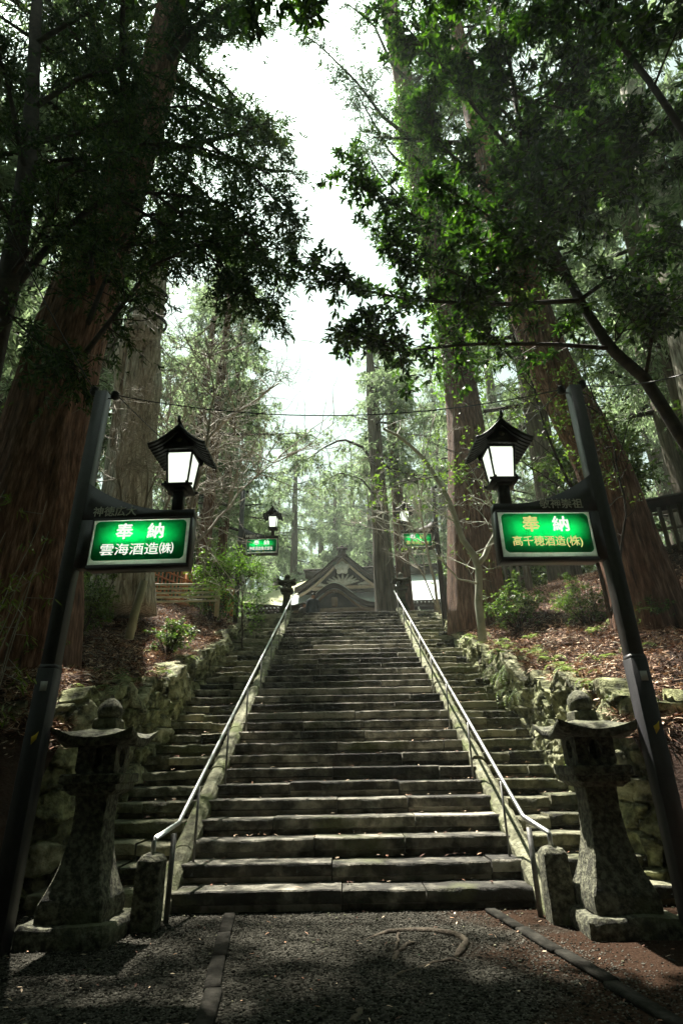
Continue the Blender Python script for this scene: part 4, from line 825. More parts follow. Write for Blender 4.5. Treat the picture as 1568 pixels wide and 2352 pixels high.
# ---- leaning reddish cedar on the right
P = [at(1512, 1470, 9.6)-np.array([0, 0, .7]), at(1478, 1350, 9.6), at(1440, 1230, 9.6), at(1390, 1080, 9.6), at(1330, 960, 9.6), at(1272, 850, 9.6), at(1215, 700, 9.6), at(1160, 520, 9.7), at(1110, 330, 9.8), at(1060, 120, 10), at(1010, -80, 10)]
conifer('leaning_cedar', P, flare([.47, .44, .40, .37, .35, .33, .31, .28, .24, .18, .1], 1.45), 'leaning reddish cedar rising behind the near right lamp post', M['barkred'], M['cedar'], 17, 13, 24, 18, 3.8,
        fk=dict(nb=20, bl=1.2, nt=10, tl=.3, K=9, ll=.13, lw=.03, droop=.4), seg=64, ridges=.10)
P = [at(1590, 1000, 11)-np.array([0, 0, 5]), at(1580, 800, 11), at(1545, 620, 11), at(1495, 400, 11), at(1455, 230, 11), at(1420, 50, 11)]
conifer('pale_cedar', P, flare([.42, .4, .38, .36, .32, .2]), 'pale brown cedar trunk glimpsed through leaves at the upper right edge', M['barkpale'], M['cedar'], 19, 14, 24, 16, 3.6, fk=dict(nb=18, bl=1.2, nt=10, tl=.3, K=8, ll=.14, lw=.035, droop=.4), seg=40)
# ---- two cedars beside the right top lantern
def vtrunk(x, y, Y, top, lean=0, z=None):
    b = at(x, y, Y); z = ZT if z is None else z
    return [np.array([b[0], Y, z-.1]), np.array([b[0]+lean*.3, Y, z+(top-z)*.3]), np.array([b[0]+lean*.7, Y, z+(top-z)*.7]), np.array([b[0]+lean, Y, top])]
conifer('cedar_tree', vtrunk(888, 1380, 20.5, 19.5, -.25), flare([.33, .29, .26, .1]), 'grey brown cedar standing right behind the lantern at the top of the right handrail', M['barkgrey'], M['cedarhazed'], 21, 12.5, 19.3, 24, 2.4, fk=dict(nb=14, bl=1.3, nt=9, tl=.35, K=8, ll=.18, lw=.045, droop=.5), ridges=.09, az=(R(-100), R(100)),
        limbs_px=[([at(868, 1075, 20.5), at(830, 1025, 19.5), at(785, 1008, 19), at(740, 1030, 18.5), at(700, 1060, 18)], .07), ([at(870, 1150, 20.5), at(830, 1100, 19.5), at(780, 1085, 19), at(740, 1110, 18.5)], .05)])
conifer('cedar_tree', vtrunk(932, 1380, 22.5, 21, -.2), flare([.27, .25, .22, .1]), 'slimmer pale brown cedar just right of the one behind the top lantern', M['bark'], M['cedarhazed'], 22, 13, 20.8, 18, 2.4, fk=dict(nb=14, bl=1.2, nt=9, tl=.35, K=8, ll=.18, lw=.045, droop=.5), ridges=.07)
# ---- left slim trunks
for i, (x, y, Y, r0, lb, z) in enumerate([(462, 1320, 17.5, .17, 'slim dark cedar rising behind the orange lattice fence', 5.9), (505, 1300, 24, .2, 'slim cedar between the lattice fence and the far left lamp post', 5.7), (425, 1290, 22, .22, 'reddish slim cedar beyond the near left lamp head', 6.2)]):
    conifer('slim_cedar', vtrunk(x, y, Y, 24+i, .2, z), flare([r0, r0*.9, r0*.7, .05]), lb, M['bark'], M['cedarhazed'], 30+i, 11, 23, 24, 2.8, fk=dict(nb=14, bl=1.1, nt=9, tl=.35, K=8, ll=.17, lw=.045, droop=.5), seg=24)

# ---- background cedars: three prototypes, copied
def proto(seed, H, z0, nl, L_, label, mt):
    return conifer('background_cedar', [(0, 0, -.3), (.05, 0, H*.3), (-.08, .05, H*.7), (0, 0, H)], flare([.36, .3, .2, .04]), label, M['barkgrey'], mt, seed, z0, H*.98, nl, L_, 'cedars of the wood behind the stairs',
                   fk=dict(nb=14, bl=1.6, nt=9, tl=.5, K=9, ll=.24, lw=.052, droop=.5, wr=.02), seg=16, pw=.85)
bg = [  # x, Y, height factor, label
 (-9.8, 19.0, 1.0, 'background cedar beyond the bamboo fence, nearest of the left rear ones'), (-11.5, 15.5, 1.05, 'background cedar behind the huge left cedar, low on the left edge'), (-6.6, 25, 1.0, 'background cedar rising just left of the sky gap'),
 (-9.5, 30, 1.1, 'tall background cedar left of the shrine roof'), (-14, 24, 1.1, 'background cedar deep in the left wood'), (-8.2, 38, 1.0, 'background cedar behind the left eave of the shrine'), (-13, 40, 1.15, 'farthest background cedar of the left wood'),
 (-17, 12, 1.05, 'background cedar at the extreme left beyond the leaning dark tree'), (7.4, 18, 1.0, 'background cedar behind the vine covered cedar'), (10.5, 14, 1.05, 'background cedar behind the leaning reddish cedar'), (7.6, 38, 1.0, 'background cedar rising right of the slim pale brown cedar'),
 (13, 19, 1.1, 'background cedar beyond the roofed board fence'), (9.8, 30, 1.1, 'background cedar behind the pale plastered building'), (5.2, 41, .95, 'background cedar behind the right half of the shrine roof'), (9, 44, 1.1, 'farthest background cedar of the right wood'),
 (15, 10.5, 1.05, 'background cedar at the extreme right of the bank'), (-4.2, 46, .98, 'far cedar behind the left slope of the shrine gable'), (-.6, 50, .95, 'far cedar directly behind the shrine gable'), (2.4, 45, .95, 'far cedar behind the ridge right of the gable'),
 (-8.0, 6.6, 1.0, 'cedar added at the extreme left beside the viewer to shade the gravel'), (8.2, 6.4, 1.0, 'cedar added at the extreme right beside the viewer to shade the bank'), (-18, 32, 1.1, 'background cedar behind the deep left wood'), (18, 28, 1.1, 'background cedar behind the deep right wood'), (-6.5, 53, 1.05, 'pale far cedar beyond the left end of the shrine ridge'), (1.2, 56, 1.15, 'pale far cedar behind the others right of the gable tip'), (6, 52, 1.05, 'pale far cedar seen between the paired cedars'), (-2.4, 58, 1.15, 'farthest cedar in the middle of the view')]  # the two cedars beside the viewer are added to cast shade
pr_ = [proto(40, 25, 4.5, 44, 3.7, 'x', M['cedarhazed']), proto(41, 26, 3.0, 46, 3.4, 'x', M['cedarhazed']), proto(42, 24, 6, 40, 4.0, 'x', M['cedarhazed'])]
for i, (x, Y, k, lb) in enumerate(bg):
    o = pr_[i] if i < 3 else copy_tree(pr_[i % 3]); o.location = (x, Y, max(on_hill(x, Y), 0) if Y > 6 else 0); o.rotation_euler[2] = i*2.3; o.scale = (k*RNG.uniform(.9, 1.1), k*RNG.uniform(.9, 1.1), k); o['label'] = lb
# wood behind and beside the viewer: keeps the path in shade
wd = MB(); LMw = MB(); rg = np.random.default_rng(77); lb_ = []
for (x, Y) in [(-6, -3), (6, -3), (-3, -8), (3.5, -8), (-9, -9), (9.5, -8), (0, -13), (-6, -15), (7, -15), (-12, 0), (12, 0), (14, -5), (-14, -5), (-2, -3.5), (2.5, -4), (-4, -6), (5, -6), (0, -9), (-8, -6), (9, -4), (3, -11), (-3, -12), (10, -12), (-11, -12), (-16, -8), (16, -9)]:
    wd.tube([[x, Y, -.2], [x, Y, 10], [x+.2, Y, 24]], [.5, .4, .1], 12)
    for i in range(34):
        z = 2.5+21*rg.random(); a = rg.uniform(0, 6.28); L_ = (4.2 if Y < -3.6 or abs(x) > 9 else 3.2)*(1-(z/27)**2)
        lb_.append((curve((x, Y, z), (x+L_*math.cos(a), Y+L_*math.sin(a), z+.2), 6, 0, .04, rg), .05))
foliate(LMw, None, lb_, rg, nb=9, bl=2.0, nt=9, tl=.8, K=7, ll=.6, lw=.26)
o = tag(wd.build('woodland', M['barkgrey'], None, True), 'dense dark cedar wood surrounding the viewer at the foot of the stairs', 'woodland', kind='stuff')
LMw.build('foliage', M['cedar'], o)

rg = np.random.default_rng(78); WM = MB(); LMw = MB(); lb_ = []
for k in range(80):
    x = rg.uniform(-48, 48) if k < 60 else rg.uniform(-14, 12); Y = rg.uniform(58, 76); H_ = rg.uniform(23, 31); WM.tube([[x, Y, ZT-.2], [x+.1, Y, ZT+H_*.5], [x, Y, ZT+H_]], [.35, .28, .05], 8)
    for i in range(20):
        z = 1.0+(H_-1)*rg.random(); a = rg.uniform(0, 6.28); L_ = 4.6*(1-(z/(H_+2))**2); lb_.append((curve((x, Y, ZT+z), (x+L_*math.cos(a), Y+L_*math.sin(a), ZT+z-.3), 6, 0, .04, rg), .05))
foliate(LMw, None, lb_, rg, nb=6, bl=2.2, nt=7, tl=.8, K=6, ll=.5, lw=.17)
o = tag(WM.build('far_wood', M['barkgrey'], None, True), 'pale hazy mass of woodland far behind the shrine roof', 'woodland', kind='stuff'); LMw.build('foliage', M['cedarhazed'], o)

# ---- near right broadleaf evergreen
P = [at(1640, 1120, 6.2), at(1568, 1010, 6.2), at(1480, 870, 6.2), at(1400, 800, 6.2), at(1330, 690, 6.3), at(1265, 560, 6.4), at(1220, 400, 6.5), at(1180, 220, 6.6), at(1150, 0, 6.7)]
P = [np.array([P[0][0]+.25, 6.2, on_hill(P[0][0]+.25, 6.2)-.2])]+P
def pxl(*a): return [at(*p) for p in a]
lm = [(pxl((1400, 800, 6.2), (1260, 790, 6.5), (1080, 790, 7), (900, 810, 7.6), (790, 770, 8)), .035), (pxl((1330, 690, 6.3), (1150, 700, 6.8), (950, 690, 7.4), (800, 660, 7.9), (710, 590, 8.2)), .04),
      (pxl((1300, 620, 6.3), (1120, 560, 6.6), (960, 500, 7), (830, 430, 7.4), (770, 380, 7.6)), .035), (pxl((1265, 560, 6.4), (1130, 440, 6.2), (1010, 330, 6.2), (960, 220, 6.2)), .04), (pxl((1220, 400, 6.5), (1100, 260, 6), (980, 120, 5.8), (900, 20, 5.6)), .04),
      (pxl((1200, 300, 6.5), (1300, 180, 5.8), (1380, 60, 5.4)), .04), (pxl((1265, 560, 6.4), (1380, 420, 6), (1500, 300, 5.6), (1600, 200, 5.3)), .04), (pxl((1330, 690, 6.3), (1450, 600, 6.1), (1580, 540, 6)), .035), (pxl((1300, 640, 6.3), (1200, 560, 5.6), (1100, 480, 5.2), (1020, 430, 5)), .03),
      (pxl((1250, 500, 6.4), (1200, 350, 5.6), (1180, 200, 5.1), (1150, 80, 4.8)), .035), (pxl((1230, 440, 6.4), (1330, 330, 5.6), (1420, 250, 5.2)), .03), (pxl((1480, 870, 6.2), (1500, 760, 5.8), (1560, 680, 5.4)), .03), 
       (pxl((1200, 300, 6.6), (1080, 180, 6.6), (960, 60, 6.8)), .035), (pxl((1150, 0, 6.7), (1000, -60, 6.2), (880, -60, 5.9)), .035), (pxl((1190, 250, 6.5), (1400, 150, 6), (1560, 40, 5.4)), .035), 
      (pxl((1265, 560, 6.4), (1160, 620, 5.6), (1060, 640, 5.3), (980, 600, 5.2)), .025), (pxl((1150, 700, 6.8), (1050, 640, 7.2), (960, 590, 7.6), (880, 540, 8)), .02), (pxl((1400, 800, 6.2), (1460, 720, 6.6), (1540, 700, 7)), .02), (pxl((1250, 500, 6.4), (1330, 470, 5.2), (1420, 440, 4.8)), .025),
       (pxl((950, 690, 7.4), (880, 740, 7.8), (800, 760, 8.2)), .015), (pxl((1150, 0, 6.7), (1300, -80, 5.4), (1500, -120, 4.6)), .04), (pxl((1170, 100, 6.6), (1260, 60, 5.4), (1330, 20, 4.6)), .03),
      (pxl((1200, 330, 6.5), (1250, 380, 5.2), (1330, 400, 4.4)), .025), (pxl((1180, 220, 6.6), (1330, 260, 6.2), (1450, 330, 6.4), (1560, 370, 6.6)), .03)]
lm = [([np.array([p[0]/p[1]*y2, y2, CAMZ+(p[2]-CAMZ)/p[1]*y2]) for p in L_ for y2 in [p[1] if p[1] < 6.2 else 6.2+(p[1]-6.2)*.25]], r_) for L_, r_ in lm]
conifer('evergreen_oak', P, flare([.085, .08, .072, .064, .06, .056, .05, .045, .04, .03]), 'broad leaved evergreen spreading dark glossy leaves over the whole upper right', M['limb'], M['broad'], 23, 10, 12, 0, 1, limbs_px=lm,
        fk=dict(nb=27, bl=.85, nt=9, tl=.22, K=7, ll=.125, lw=.046, droop=.12, style='broad', t0=.1, up=.05), seg=16, ridges=.04)
# overhead spray entering from the top centre
P = [at(1700, 500, 3.6), at(1500, 200, 3.6), at(1300, -60, 3.6), at(1000, -200, 3.6), at(700, -200, 3.7)]
P = [np.array([P[0][0]+.4, 3.4, -.1])]+P
conifer('camellia_tree', P, [.07, .06, .04, .03, .022, .015], 'near overhanging evergreen whose large leaves hang into the top of the view', M['limb'], M['broad'], 25, 4, 5, 0, 1,
        limbs_px=[(pxl((760, -180, 3.7), (690, -60, 3.6), (690, 40, 3.5)), .012), (pxl((1000, -190, 3.6), (800, -100, 3.4), (620, -40, 3.3), (560, 0, 3.2)), .015), (pxl((1300, -60, 3.6), (1400, 20, 3.4), (1480, 60, 3.2)), .015), (pxl((1400, 60, 3.6), (1300, 40, 3.8), (1200, 40, 4)), .015),
                  (pxl((1500, 200, 3.6), (1540, 100, 3.2), (1580, 20, 3)), .015), (pxl((700, -200, 3.7), (450, -120, 3.6), (250, -60, 3.5)), .015), (pxl((1250, -80, 3.6), (1100, -40, 3.6), (1000, 0, 3.5)), .012)],
        fk=dict(nb=26, bl=.5, nt=6, tl=.14, K=6, ll=.12, lw=.042, droop=.3, style='broad', t0=.3, wr=.006), seg=12, ridges=.03)
# ------------------------------------------------------------ bare trees (pale twiggy)
def bare(name, stems, label, mt, seed, levels=((9, .9, .5), (7, .5, .5), (5, .28, .6)), rr=.012, cat='bare tree', leafy=None):
    rg = np.random.default_rng(seed); base = np.array(stems[0][0][0]); o = empty(name, base, label=label, cat=cat); m = MB(); cur = []
    for P, r0 in stems:
        q, _ = resample(np.array(P), np.linspace(0, 1, 16)); q[1:-1] += rg.normal(size=(14, 3))*.012; m.tube(q, np.linspace(1, .35, 16)*r0, 10); cur.append(q)
    m.build('trunk', mt, o, True, loc=base); m = MB(); first = cur; A = None
    Pn = np.vstack([q[4:] for q in cur]); Tn = np.vstack([nrm(np.gradient(q, axis=0))[4:] for q in cur]); tips = []
    for li, (n, L_, sp) in enumerate(levels):
        idx = rg.integers(0, len(Pn), n*len(stems)*(1 if li == 0 else [1, 5, 22][li])); p = Pn[idx]; d = nrm(Tn[idx]*.7+rnd(rg, len(idx))*sp*1.6+[0, 0, .12]); s = np.linspace(0, 1, 7); LL = L_*(.5+.8*rg.random(len(idx)))
        B = p[:, None]+d[:, None]*(LL[:, None]*s)[..., None]; B[..., 2] += (rg.normal(0, .15, len(idx))*LL)[:, None]*s**2; w = np.cumsum(rg.normal(size=B.shape)*.022*LL[:, None, None], 1); w -= w[:, :1]; B = B+w
        m.tubes(B, (rr*[1, .55, .32][li])*(1.05-.75*s)[None]*np.ones((len(idx), 1)), 4 if li else 6, cap=False); Pn = B[:, 2:].reshape(-1, 3); Tn = nrm(np.gradient(B, axis=1))[:, 2:].reshape(-1, 3)
    m.build('twigs', mt, o, loc=base)
    if leafy:
        n = leafy[1]; LM = MB(); i = rg.integers(0, len(Pn), n); leaves(LM, Pn[i]+rg.normal(size=(n, 3))*.04, rnd(rg, n)*[1, 1, .5]+[0, 0, -.1], rnd(rg, n)*.6+[0, 0, 1], leafy[2]*(.6+.6*rg.random(n)), leafy[2]*.45*(.7+.5*rg.random(n)), True); LM.build('leaves', leafy[0], o, loc=base)
    return o
bare('bare_tree', [(pxl((400, 1300, 9.5), (425, 1130, 9.6), (470, 1010, 9.8), (530, 960, 10), (640, 880, 10.4)), .05), (pxl((400, 1300, 9.5), (440, 1160, 9.2), (480, 1000, 9), (490, 880, 9), (470, 760, 9)), .03), (pxl((400, 1300, 9.5), (380, 1180, 9.6), (400, 1080, 10), (380, 950, 10.2)), .03), (pxl((400, 1300, 9.5), (480, 1220, 10), (560, 1120, 10.5), (640, 1050, 11)), .03)],
     'leafless pale twiggy tree spreading behind the near left lamp head', M['twig'], 51, levels=((22, 1.4, .6), (20, .9, .6), (14, .5, .65)), rr=.015)
bare('bare_tree', [(pxl((285, 1330, 8.9), (285, 1180, 8.9), (270, 1080, 8.9), (283, 1000, 8.9), (262, 930, 8.9)), .035), (pxl((285, 1330, 8.9), (330, 1230, 9), (340, 1100, 9.1), (330, 960, 9.2)), .025)],
     'thin curving bare stem in front of the pale banded trunk', M['twig'], 52, levels=((18, .9, .55), (16, .6, .6), (10, .35, .65)), rr=.012)
bare('bare_tree', [(pxl((1108, 1472, 11), (1098, 1380, 11), (1098, 1290, 11), (1060, 1235, 11), (1030, 1150, 11), (985, 1060, 11), (930, 1010, 10.8), (880, 985, 10.5)), .085), (pxl((1098, 1295, 11), (1135, 1235, 11), (1140, 1180, 11), (1150, 1110, 11), (1200, 1000, 11)), .06), (pxl((1100, 1340, 11), (1050, 1330, 10.8), (1000, 1270, 10.6), (940, 1200, 10.4)), .02)],
     'smooth pale multi stemmed tree on the right bank reaching left across the view', M['smooth'], 53, levels=((9, 1.0, .55), (8, .55, .6), (6, .35, .6)), rr=.013, leafy=(M['under'], 700, .08))
bare('bare_tree', [(pxl((1010, 1410, 13), (985, 1280, 13), (965, 1180, 13), (975, 1050, 13), (1000, 950, 13)), .035), (pxl((1010, 1410, 13), (960, 1300, 12.6), (900, 1200, 12.4), (860, 1120, 12.2)), .02)],
     'dark thin bare tree beside the far right lamp post', M['twig'], 54, levels=((9, 1.2, .55), (8, .7, .6), (7, .4, .6)), rr=.012)
bare('bare_tree', [(pxl((1400, 1420, 8.4), (1330, 1150, 8.4), (1260, 1010, 8.4), (1215, 870, 8.5), (1180, 760, 8.6)), .035), (pxl((1400, 1420, 8.4), (1440, 1180, 8.3), (1400, 1000, 8.2), (1340, 850, 8)), .025), (pxl((1330, 1150, 8.4), (1200, 1060, 8.2), (1100, 1060, 8), (980, 1100, 8)), .012)],
     'dark thin stemmed sapling in front of the leaning reddish cedar', M['limb'], 55, levels=((12, 1.0, .5), (10, .6, .6), (5, .35, .6)), rr=.010, leafy=(M['under'], 2600, .07))
# ------------------------------------------------------------ understory shrubs
def shrub(loc, rad, h, mt, n, ll, label, seed, group=None, name='evergreen_shrub'):
    rg = np.random.default_rng(seed); o = empty(name, loc, label=label, cat='shrub', group=group); lb = []
    for i in range(11):
        a = rg.uniform(0, 6.28); e = np.array([rad*.75*math.cos(a)*rg.random()**.5, rad*.75*math.sin(a)*rg.random()**.5, h*(.45+.5*rg.random())]); lb.append((curve((0, 0, -.05), e, 7, .05, .06, rg), .02))
    WM = MB(); LM = MB()
    for p, r0 in lb: WM.tube(p, r0*np.linspace(1, .3, len(p)), 5)
    foliate(LM, WM, lb, rg, nb=n, bl=rad*.75, nt=6, tl=.2*max(rad, .6), K=6, ll=ll, lw=ll*.4, style='broad', t0=.35, wr=.006, droop=.1)
    WM.build('stems', M['limb'], o); LM.build('leaves', mt, o); return o
p1 = shrub((0, 0, 0), 1.0, 1.6, M['under'], 16, .10, 'x', 60, 'evergreen shrubs on the banks'); p2 = shrub((0, 0, 0), .55, .7, M['under'], 14, .075, 'x', 61, 'evergreen shrubs on the banks'); p3 = shrub((0, 0, 0), 1.9, 3.6, M['under'], 24, .15, 'x', 62, 'evergreen shrubs on the banks')
sp = [(p3, -9.5, 12.5, 1.2, 'tall leafy shrub behind the huge left cedar'), (p1, -6.0, 13.2, 1.1, 'bushy shrub just in front of the bamboo fence'), (p2, -3.35, 10.8, 1.0, 'small light green shrub at the stair edge below the far left lamp post'),
      (p3, -6.9, 19.5, 1.25, 'tall shrub behind the lattice fence'), (p3, -8.2, 24.0, 1.3, 'tall pale shrub beneath the far left sign'), (p3, -10, 20, 1.5, 'tall shrub in the wood beyond the bamboo fence'), (p1, -4.9, 10.4, .8, 'leafy shrub beneath the near left sign'), (p2, -4.4, 8.2, .8, 'dark low shrub on the left litter bank above the stone lantern'),
      (p3, -13, 10, 1.2, 'tall shrub at the left edge behind the cedar trunk'), (p1, 3.8, 12.2, .75, 'shrub with glinting leaves right of the pale multi stemmed tree'), (p1, 4.7, 10.8, .62, 'narrow leaved shrub beneath the near right sign'), (p2, 5.0, 9.2, .8, 'small shrub before the leaning reddish cedar'), (p3, 6.5, 20, 1.3, 'tall shrub behind the grey picket fence'),
      (p3, 10.5, 11.5, 1.3, 'tall dark shrub on the upper right bank'), (p3, 9, 24, 1.6, 'tall shrub in the wood right of the picket fence'), (p3, 8.6, 16.2, 1.4, 'tall shrub beyond the roofed fence end'), (p1, -3.6, 15.2, .9, 'shrub beside the far left lamp post base'), (p3, -4.6, 36, 1.9, 'pale bushy tree behind the left end of the shrine roof'),
      (p3, 8.0, 26.5, 1.3, 'pale shrub just left of the plastered building'), (p3, -10.5, 28, 1.9, 'pale bushy tree left of the shrine'), (p1, -7.4, 9.6, 1.1, 'shrub at the foot of the huge left cedar'), (p3, 7.5, 33, 1.9, 'pale bushy tree behind the plastered building'), (p3, 1.2, 41, 1.9, 'pale bushy tree showing behind the shrine ridge')]
used = set()
for o0, x, Y, k, lb in sp:
    o = copy_tree(o0) if id(o0) in used else o0; used.add(id(o0)); o.location = (x, Y, (on_hill(x, Y) if abs(x) > SO else ZT)-.03); o.scale = (k, k, k); o.rotation_euler[2] = x*3; o['label'] = lb
# bright small tree by the far left post
b0 = at(560, 1425, 12.4); b0[2] = on_hill(b0[0], 12.4)
st_ = [([b0, at(556, 1370, 12.4), at(552, 1320, 12.3), at(540, 1290, 12.2)], .022)]+[([at(555, 1345, 12.4), at(x, 1305+abs(x-550)*.1, 12.2)], .012) for x in (460, 490, 515, 580)]
bare('maple_sapling', st_, 'bright light green small leaved sapling beside the far left lamp post', M['limb'], 56, levels=((9, .42, .6), (9, .3, .6), (7, .2, .6)), rr=.008, cat='sapling', leafy=(M['fresh'], 4200, .06))
# bamboo grass at the near left
o = empty('bamboo_grass', (-3.0, 4.3, .0), label='thin bamboo sprays with drooping yellow green leaves before the huge left trunk', cat='bamboo'); base = np.array(o.location); rg = np.random.default_rng(5); WM = MB(); LM = MB()
for i in range(9):
    e = at(rg.uniform(-20, 130), rg.uniform(1040, 1330), rg.uniform(4.1, 4.7)); s0 = np.array([e[0]-rg.uniform(.2, .5), e[1]+.1, .2]); q = curve(s0, e, 10, .12, .03, rg); WM.tube(q, np.linspace(.008, .002, 10), 5)
    for j in range(5):
        p, T = resample(q, np.array([.6+.09*j])); e2 = p[0]+np.array([rg.uniform(-.2, .25), rg.uniform(-.15, .15), rg.uniform(-.12, .05)]); WM.tube([p[0], e2], .0025, 4)
        n = 9; dd = rnd(rg, n)*[1, 1, .4]+[0, 0, -.8]; leaves(LM, np.repeat(e2[None], n, 0)+rg.normal(size=(n, 3))*.03, dd, rnd(rg, n), .085*(.6+.6*rg.random(n)), np.full(n, .014), True)
WM.build('culms', M['twig'], o, loc=base); LM.build('leaves', M['yellowleaf'], o, loc=base)
# ferns
def fern(seed):
    rg = np.random.default_rng(seed); o = empty('fern', (0, 0, 0), cat='fern'); o['category'] = 'fern'; LM = MB()
    for i in range(7):
        a = rg.uniform(0, 6.28); L_ = rg.uniform(.2, .38); s = np.linspace(0, 1, 12)[:, None]; d = np.array([math.cos(a), math.sin(a), 0]); q = d*L_*s+np.array([0, 0, 1])*L_*(1.5*s-1.6*s*s)
        T = nrm(np.gradient(q, axis=0)); Sd = np.cross(T, [0, 0, 1]); w = (.08*np.sin(np.pi*np.clip(s[:, 0]*.9+.12, 0, 1)))
        for sg in (-1, 1): leaves(LM, q, Sd*sg+T*.35, np.tile([0, 0, 1.], (12, 1))+rg.normal(size=(12, 3))*.15, w, np.full(12, .017), True)
    LM.build('fronds', M['fern'], o); return o
f0 = [fern(1), fern(2)]; cnt = 0; rg = np.random.default_rng(9)
fp = [(SO+.12+rg.uniform(0, .35), Y, None, 1) for Y in np.linspace(6.7, 12.5, 13)]+[(SO+.04, rg.uniform(7, 11), rg.uniform(.35, .75), 2) for _ in range(9)]+[(-(SO+.1+rg.uniform(0, .3)), Y, None, 3) for Y in (7.2, 8.0, 8.6, 9.3, 10.6)]+[(rg.uniform(3.4, 6), rg.uniform(7.5, 11.5), None, 4) for _ in range(7)]+[(-rg.uniform(3.4, 6), rg.uniform(7.5, 12), None, 5) for _ in range(8)]
LB = {1: ('pale green fern arching from the top of the right retaining wall', 'ferns along the top of the right wall'), 2: ('small fern rooted in a joint of the right retaining wall face', 'ferns in the right wall face'), 3: ('shaded fern on the edge of the left retaining wall', 'ferns on the left wall'), 4: ('low fern growing out of the brown litter of the right bank', 'ferns on the right bank'), 5: ('low fern growing out of the dark litter of the left bank', 'ferns on the left bank')}
for i, (x, Y, fz, k) in enumerate(fp):
    o = f0[i] if i < 2 else copy_tree(f0[i % 2]); z = on_hill(x, Y) if fz is None else (Y-Y0)/G*RI+(walltop(Y)-(Y-Y0)/G*RI)*fz
    o.location = (x, Y, z+.02); s_ = rg.uniform(.7, 1.25); o.scale = (s_, s_, s_); o.rotation_euler = (0, R(-50) if k == 2 else 0, rg.uniform(0, 6) if k != 2 else 0); o['label'], o['group'] = LB[k]
m = MB(); o = empty('wooden_stake', at(300, 1440, 9.3), label='thick pale wooden stake leaning in the litter of the left bank', cat='stake'); b = np.array(o.location); m.tube([b-[0, 0, .2], b+[.05, 0, .3], b+[.12, .02, .8]], [.075, .07, .065], 10); m.build('stake', M['bamboo'], o, False, loc=b)
# ------------------------------------------------------------ litter
for sg, nm in ((-1, 'left'), (1, 'right')):
    rg = np.random.default_rng(100+sg); n = 60000; X = sg*(SO+.12+6.2*rg.random(n)**1.3); Y = 6.2+10.5*rg.random(n)**1.2; k9 = rg.random(n) < .22; X = np.where(k9, sg*(SO+.5+6.5*rg.random(n)), X); Y = np.where(k9, 3.4+3.4*rg.random(n), Y)
    clump = fbm(np.stack([X*1.6, Y*1.6, 0*X], -1), 40, 3); Z = hill(X, Y)+.01+.05*rg.random(n)+.04*np.clip(clump, 0, 1)
    D = rnd(rg, n)*[1, 1, .35]+np.stack([0*X-sg*.4, 0*X-.25, 0*X-.1], 1); LM = MB(); leaves(LM, np.stack([X, Y, Z], 1), D, rnd(rg, n)*.5+[0, 0, 1.], .05+.17*rg.random(n)**1.5, .007+.012*rg.random(n), False)
    n = 5000; X = sg*(SO+.12+5*rg.random(n)**1.3); Y = 6.2+9*rg.random(n)**1.2; leaves(LM, np.stack([X, Y, hill(X, Y)+.06], 1), rnd(rg, n)*[1, 1, .3], rnd(rg, n)*.7+[0, 0, 1.], .05+.04*rg.random(n), .025+.02*rg.random(n), True)
    tag(LM.build('needle_litter', M['litter']), 'red brown fallen cedar needles and dead leaves covering the %s bank' % nm, 'needle litter', kind='stuff')
    WM = MB(); n = 110; X = sg*(SO+.3+4.5*rg.random(n)); Y = 6.8+7*rg.random(n); p = np.stack([X, Y, hill(X, Y)+.05], 1); d = rnd(rg, n)*[1, 1, .12]; s = np.linspace(0, 1, 4); Lk = .2+.6*rg.random(n)
    B = p[:, None]+d[:, None]*(Lk[:, None]*s)[..., None]; B[..., 2] = hill(B[..., 0], B[..., 1])+.06; WM.tubes(B, np.full((n, 4), .008)*(1.2-s)[None], 4)
    tag(WM.build('fallen_twigs', M['twig']), 'pale fallen twigs scattered over the litter of the %s bank' % nm, 'twigs', kind='stuff')
rg = np.random.default_rng(321); n = 1500; Yk = 6.15+11.2*rg.random(n); k = np.floor((Yk-Y0)/G); Yk = np.where(rg.random(n) < .6, Y0+(k+1)*G-.03-.05*rg.random(n), Yk); X = STX+rg.uniform(-1, 1, n)*SO; X = np.where(rg.random(n) < .3, STX+np.sign(X)*(HW+rg.uniform(-.5, .9, n)), X)
LM = MB(); leaves(LM, np.stack([X, Yk, (k+1)*RI+.022], 1), rnd(rg, n)*[1, 1, .15], rnd(rg, n)*.25+[0, 0, 1.], .03+.06*rg.random(n), .01+.02*rg.random(n), True)
n = 260; P = np.stack([rg.uniform(-3.2, 3.4, n), rg.uniform(3, 6.05, n), np.full(n, .022)], 1); leaves(LM, P, rnd(rg, n)*[1, 1, .15], rnd(rg, n)*.25+[0, 0, 1.], .015+.035*rg.random(n), .006+.012*rg.random(n), True)
tag(LM.build('fallen_leaves', M['litter']), 'dry fallen leaves and needle bits strewn over the steps and gravel', 'leaves', kind='stuff')
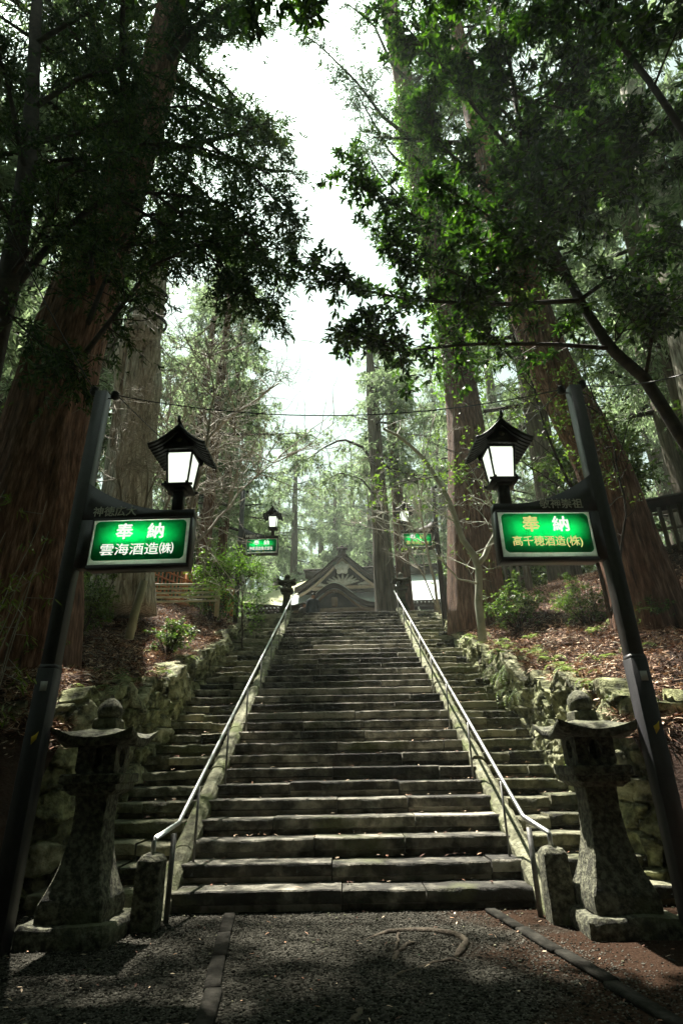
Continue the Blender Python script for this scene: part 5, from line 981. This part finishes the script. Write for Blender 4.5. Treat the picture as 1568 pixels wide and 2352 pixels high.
# ------------------------------------------------------------ haze, sky, sun, camera
HAZE = 0.0010
if HAZE:
    m = MB(); m.box((0, 35, 24), (170, 190, 60)); hz = m.build('haze', None); tag(hz, 'pale mist hanging between the far trees', 'haze', kind='stuff')
    hm = bpy.data.materials.new('haze'); hm.use_nodes = True; N = hm.node_tree.nodes; L = hm.node_tree.links
    for n in list(N): N.remove(n)
    out = N.new('ShaderNodeOutputMaterial'); v = N.new('ShaderNodeVolumePrincipled'); v.inputs['Color'].default_value = (.9, 1, .94, 1); v.inputs['Density'].default_value = HAZE; v.inputs['Anisotropy'].default_value = .2
    L.new(v.outputs[0], out.inputs['Volume']); hz.data.materials.append(hm)
SUN_EL, SUN_AZ = R(67), R(-28)     # azimuth from +Y, negative = left
w = bpy.data.worlds.new('World'); S.world = w; w.use_nodes = True; N = w.node_tree.nodes; L = w.node_tree.links; bgn = N['Background']
sk = N.new('ShaderNodeTexSky'); sk.sky_type = 'NISHITA'; sk.sun_disc = False; sk.sun_elevation = SUN_EL; sk.sun_rotation = SUN_AZ; sk.air_density = 1.0; sk.dust_density = 4.0
hs = N.new('ShaderNodeHueSaturation'); hs.inputs['Saturation'].default_value = .22; L.new(sk.outputs[0], hs.inputs['Color'])
mx = N.new('ShaderNodeMix'); mx.data_type = 'RGBA'; mx.blend_type = 'MULTIPLY'; mx.inputs[0].default_value = 1; mx.inputs[7].default_value = (.80, 1.0, .88, 1); L.new(hs.outputs[0], mx.inputs[6]); L.new(mx.outputs[2], bgn.inputs[0]); bgn.inputs[1].default_value = .05
sd = bpy.data.lights.new('sun', 'SUN'); sd.energy = 5.0; sd.angle = R(.8); sd.color = (1, .95, .84); so = bpy.data.objects.new('sun', sd); C.objects.link(so)
dv = Vector((math.sin(SUN_AZ)*math.cos(SUN_EL), math.cos(SUN_AZ)*math.cos(SUN_EL), math.sin(SUN_EL))); so.rotation_euler = dv.to_track_quat('Z', 'Y').to_euler(); so.location = dv*60
cd = bpy.data.cameras.new('camera'); cam = bpy.data.objects.new('camera', cd); C.objects.link(cam); cd.sensor_fit = 'VERTICAL'; cd.sensor_height = 36; cd.sensor_width = 24; cd.lens = F/2352*36; cd.clip_end = 500
cam.location = (0, 0, CAMZ)
from mathutils import Matrix
cam.rotation_euler = (Matrix.Rotation(math.pi/2+TH, 3, 'X') @ Matrix.Rotation(-ROLL, 3, 'Z')).to_euler()
S.camera = cam
S.view_settings.view_transform = 'Standard'; S.view_settings.look = 'None'; S.view_settings.exposure = 2.05; S.view_settings.gamma = 1
S.cycles.max_bounces = 6; S.cycles.diffuse_bounces = 3; S.cycles.transmission_bounces = 4; S.cycles.volume_bounces = 1; S.cycles.use_denoising = True
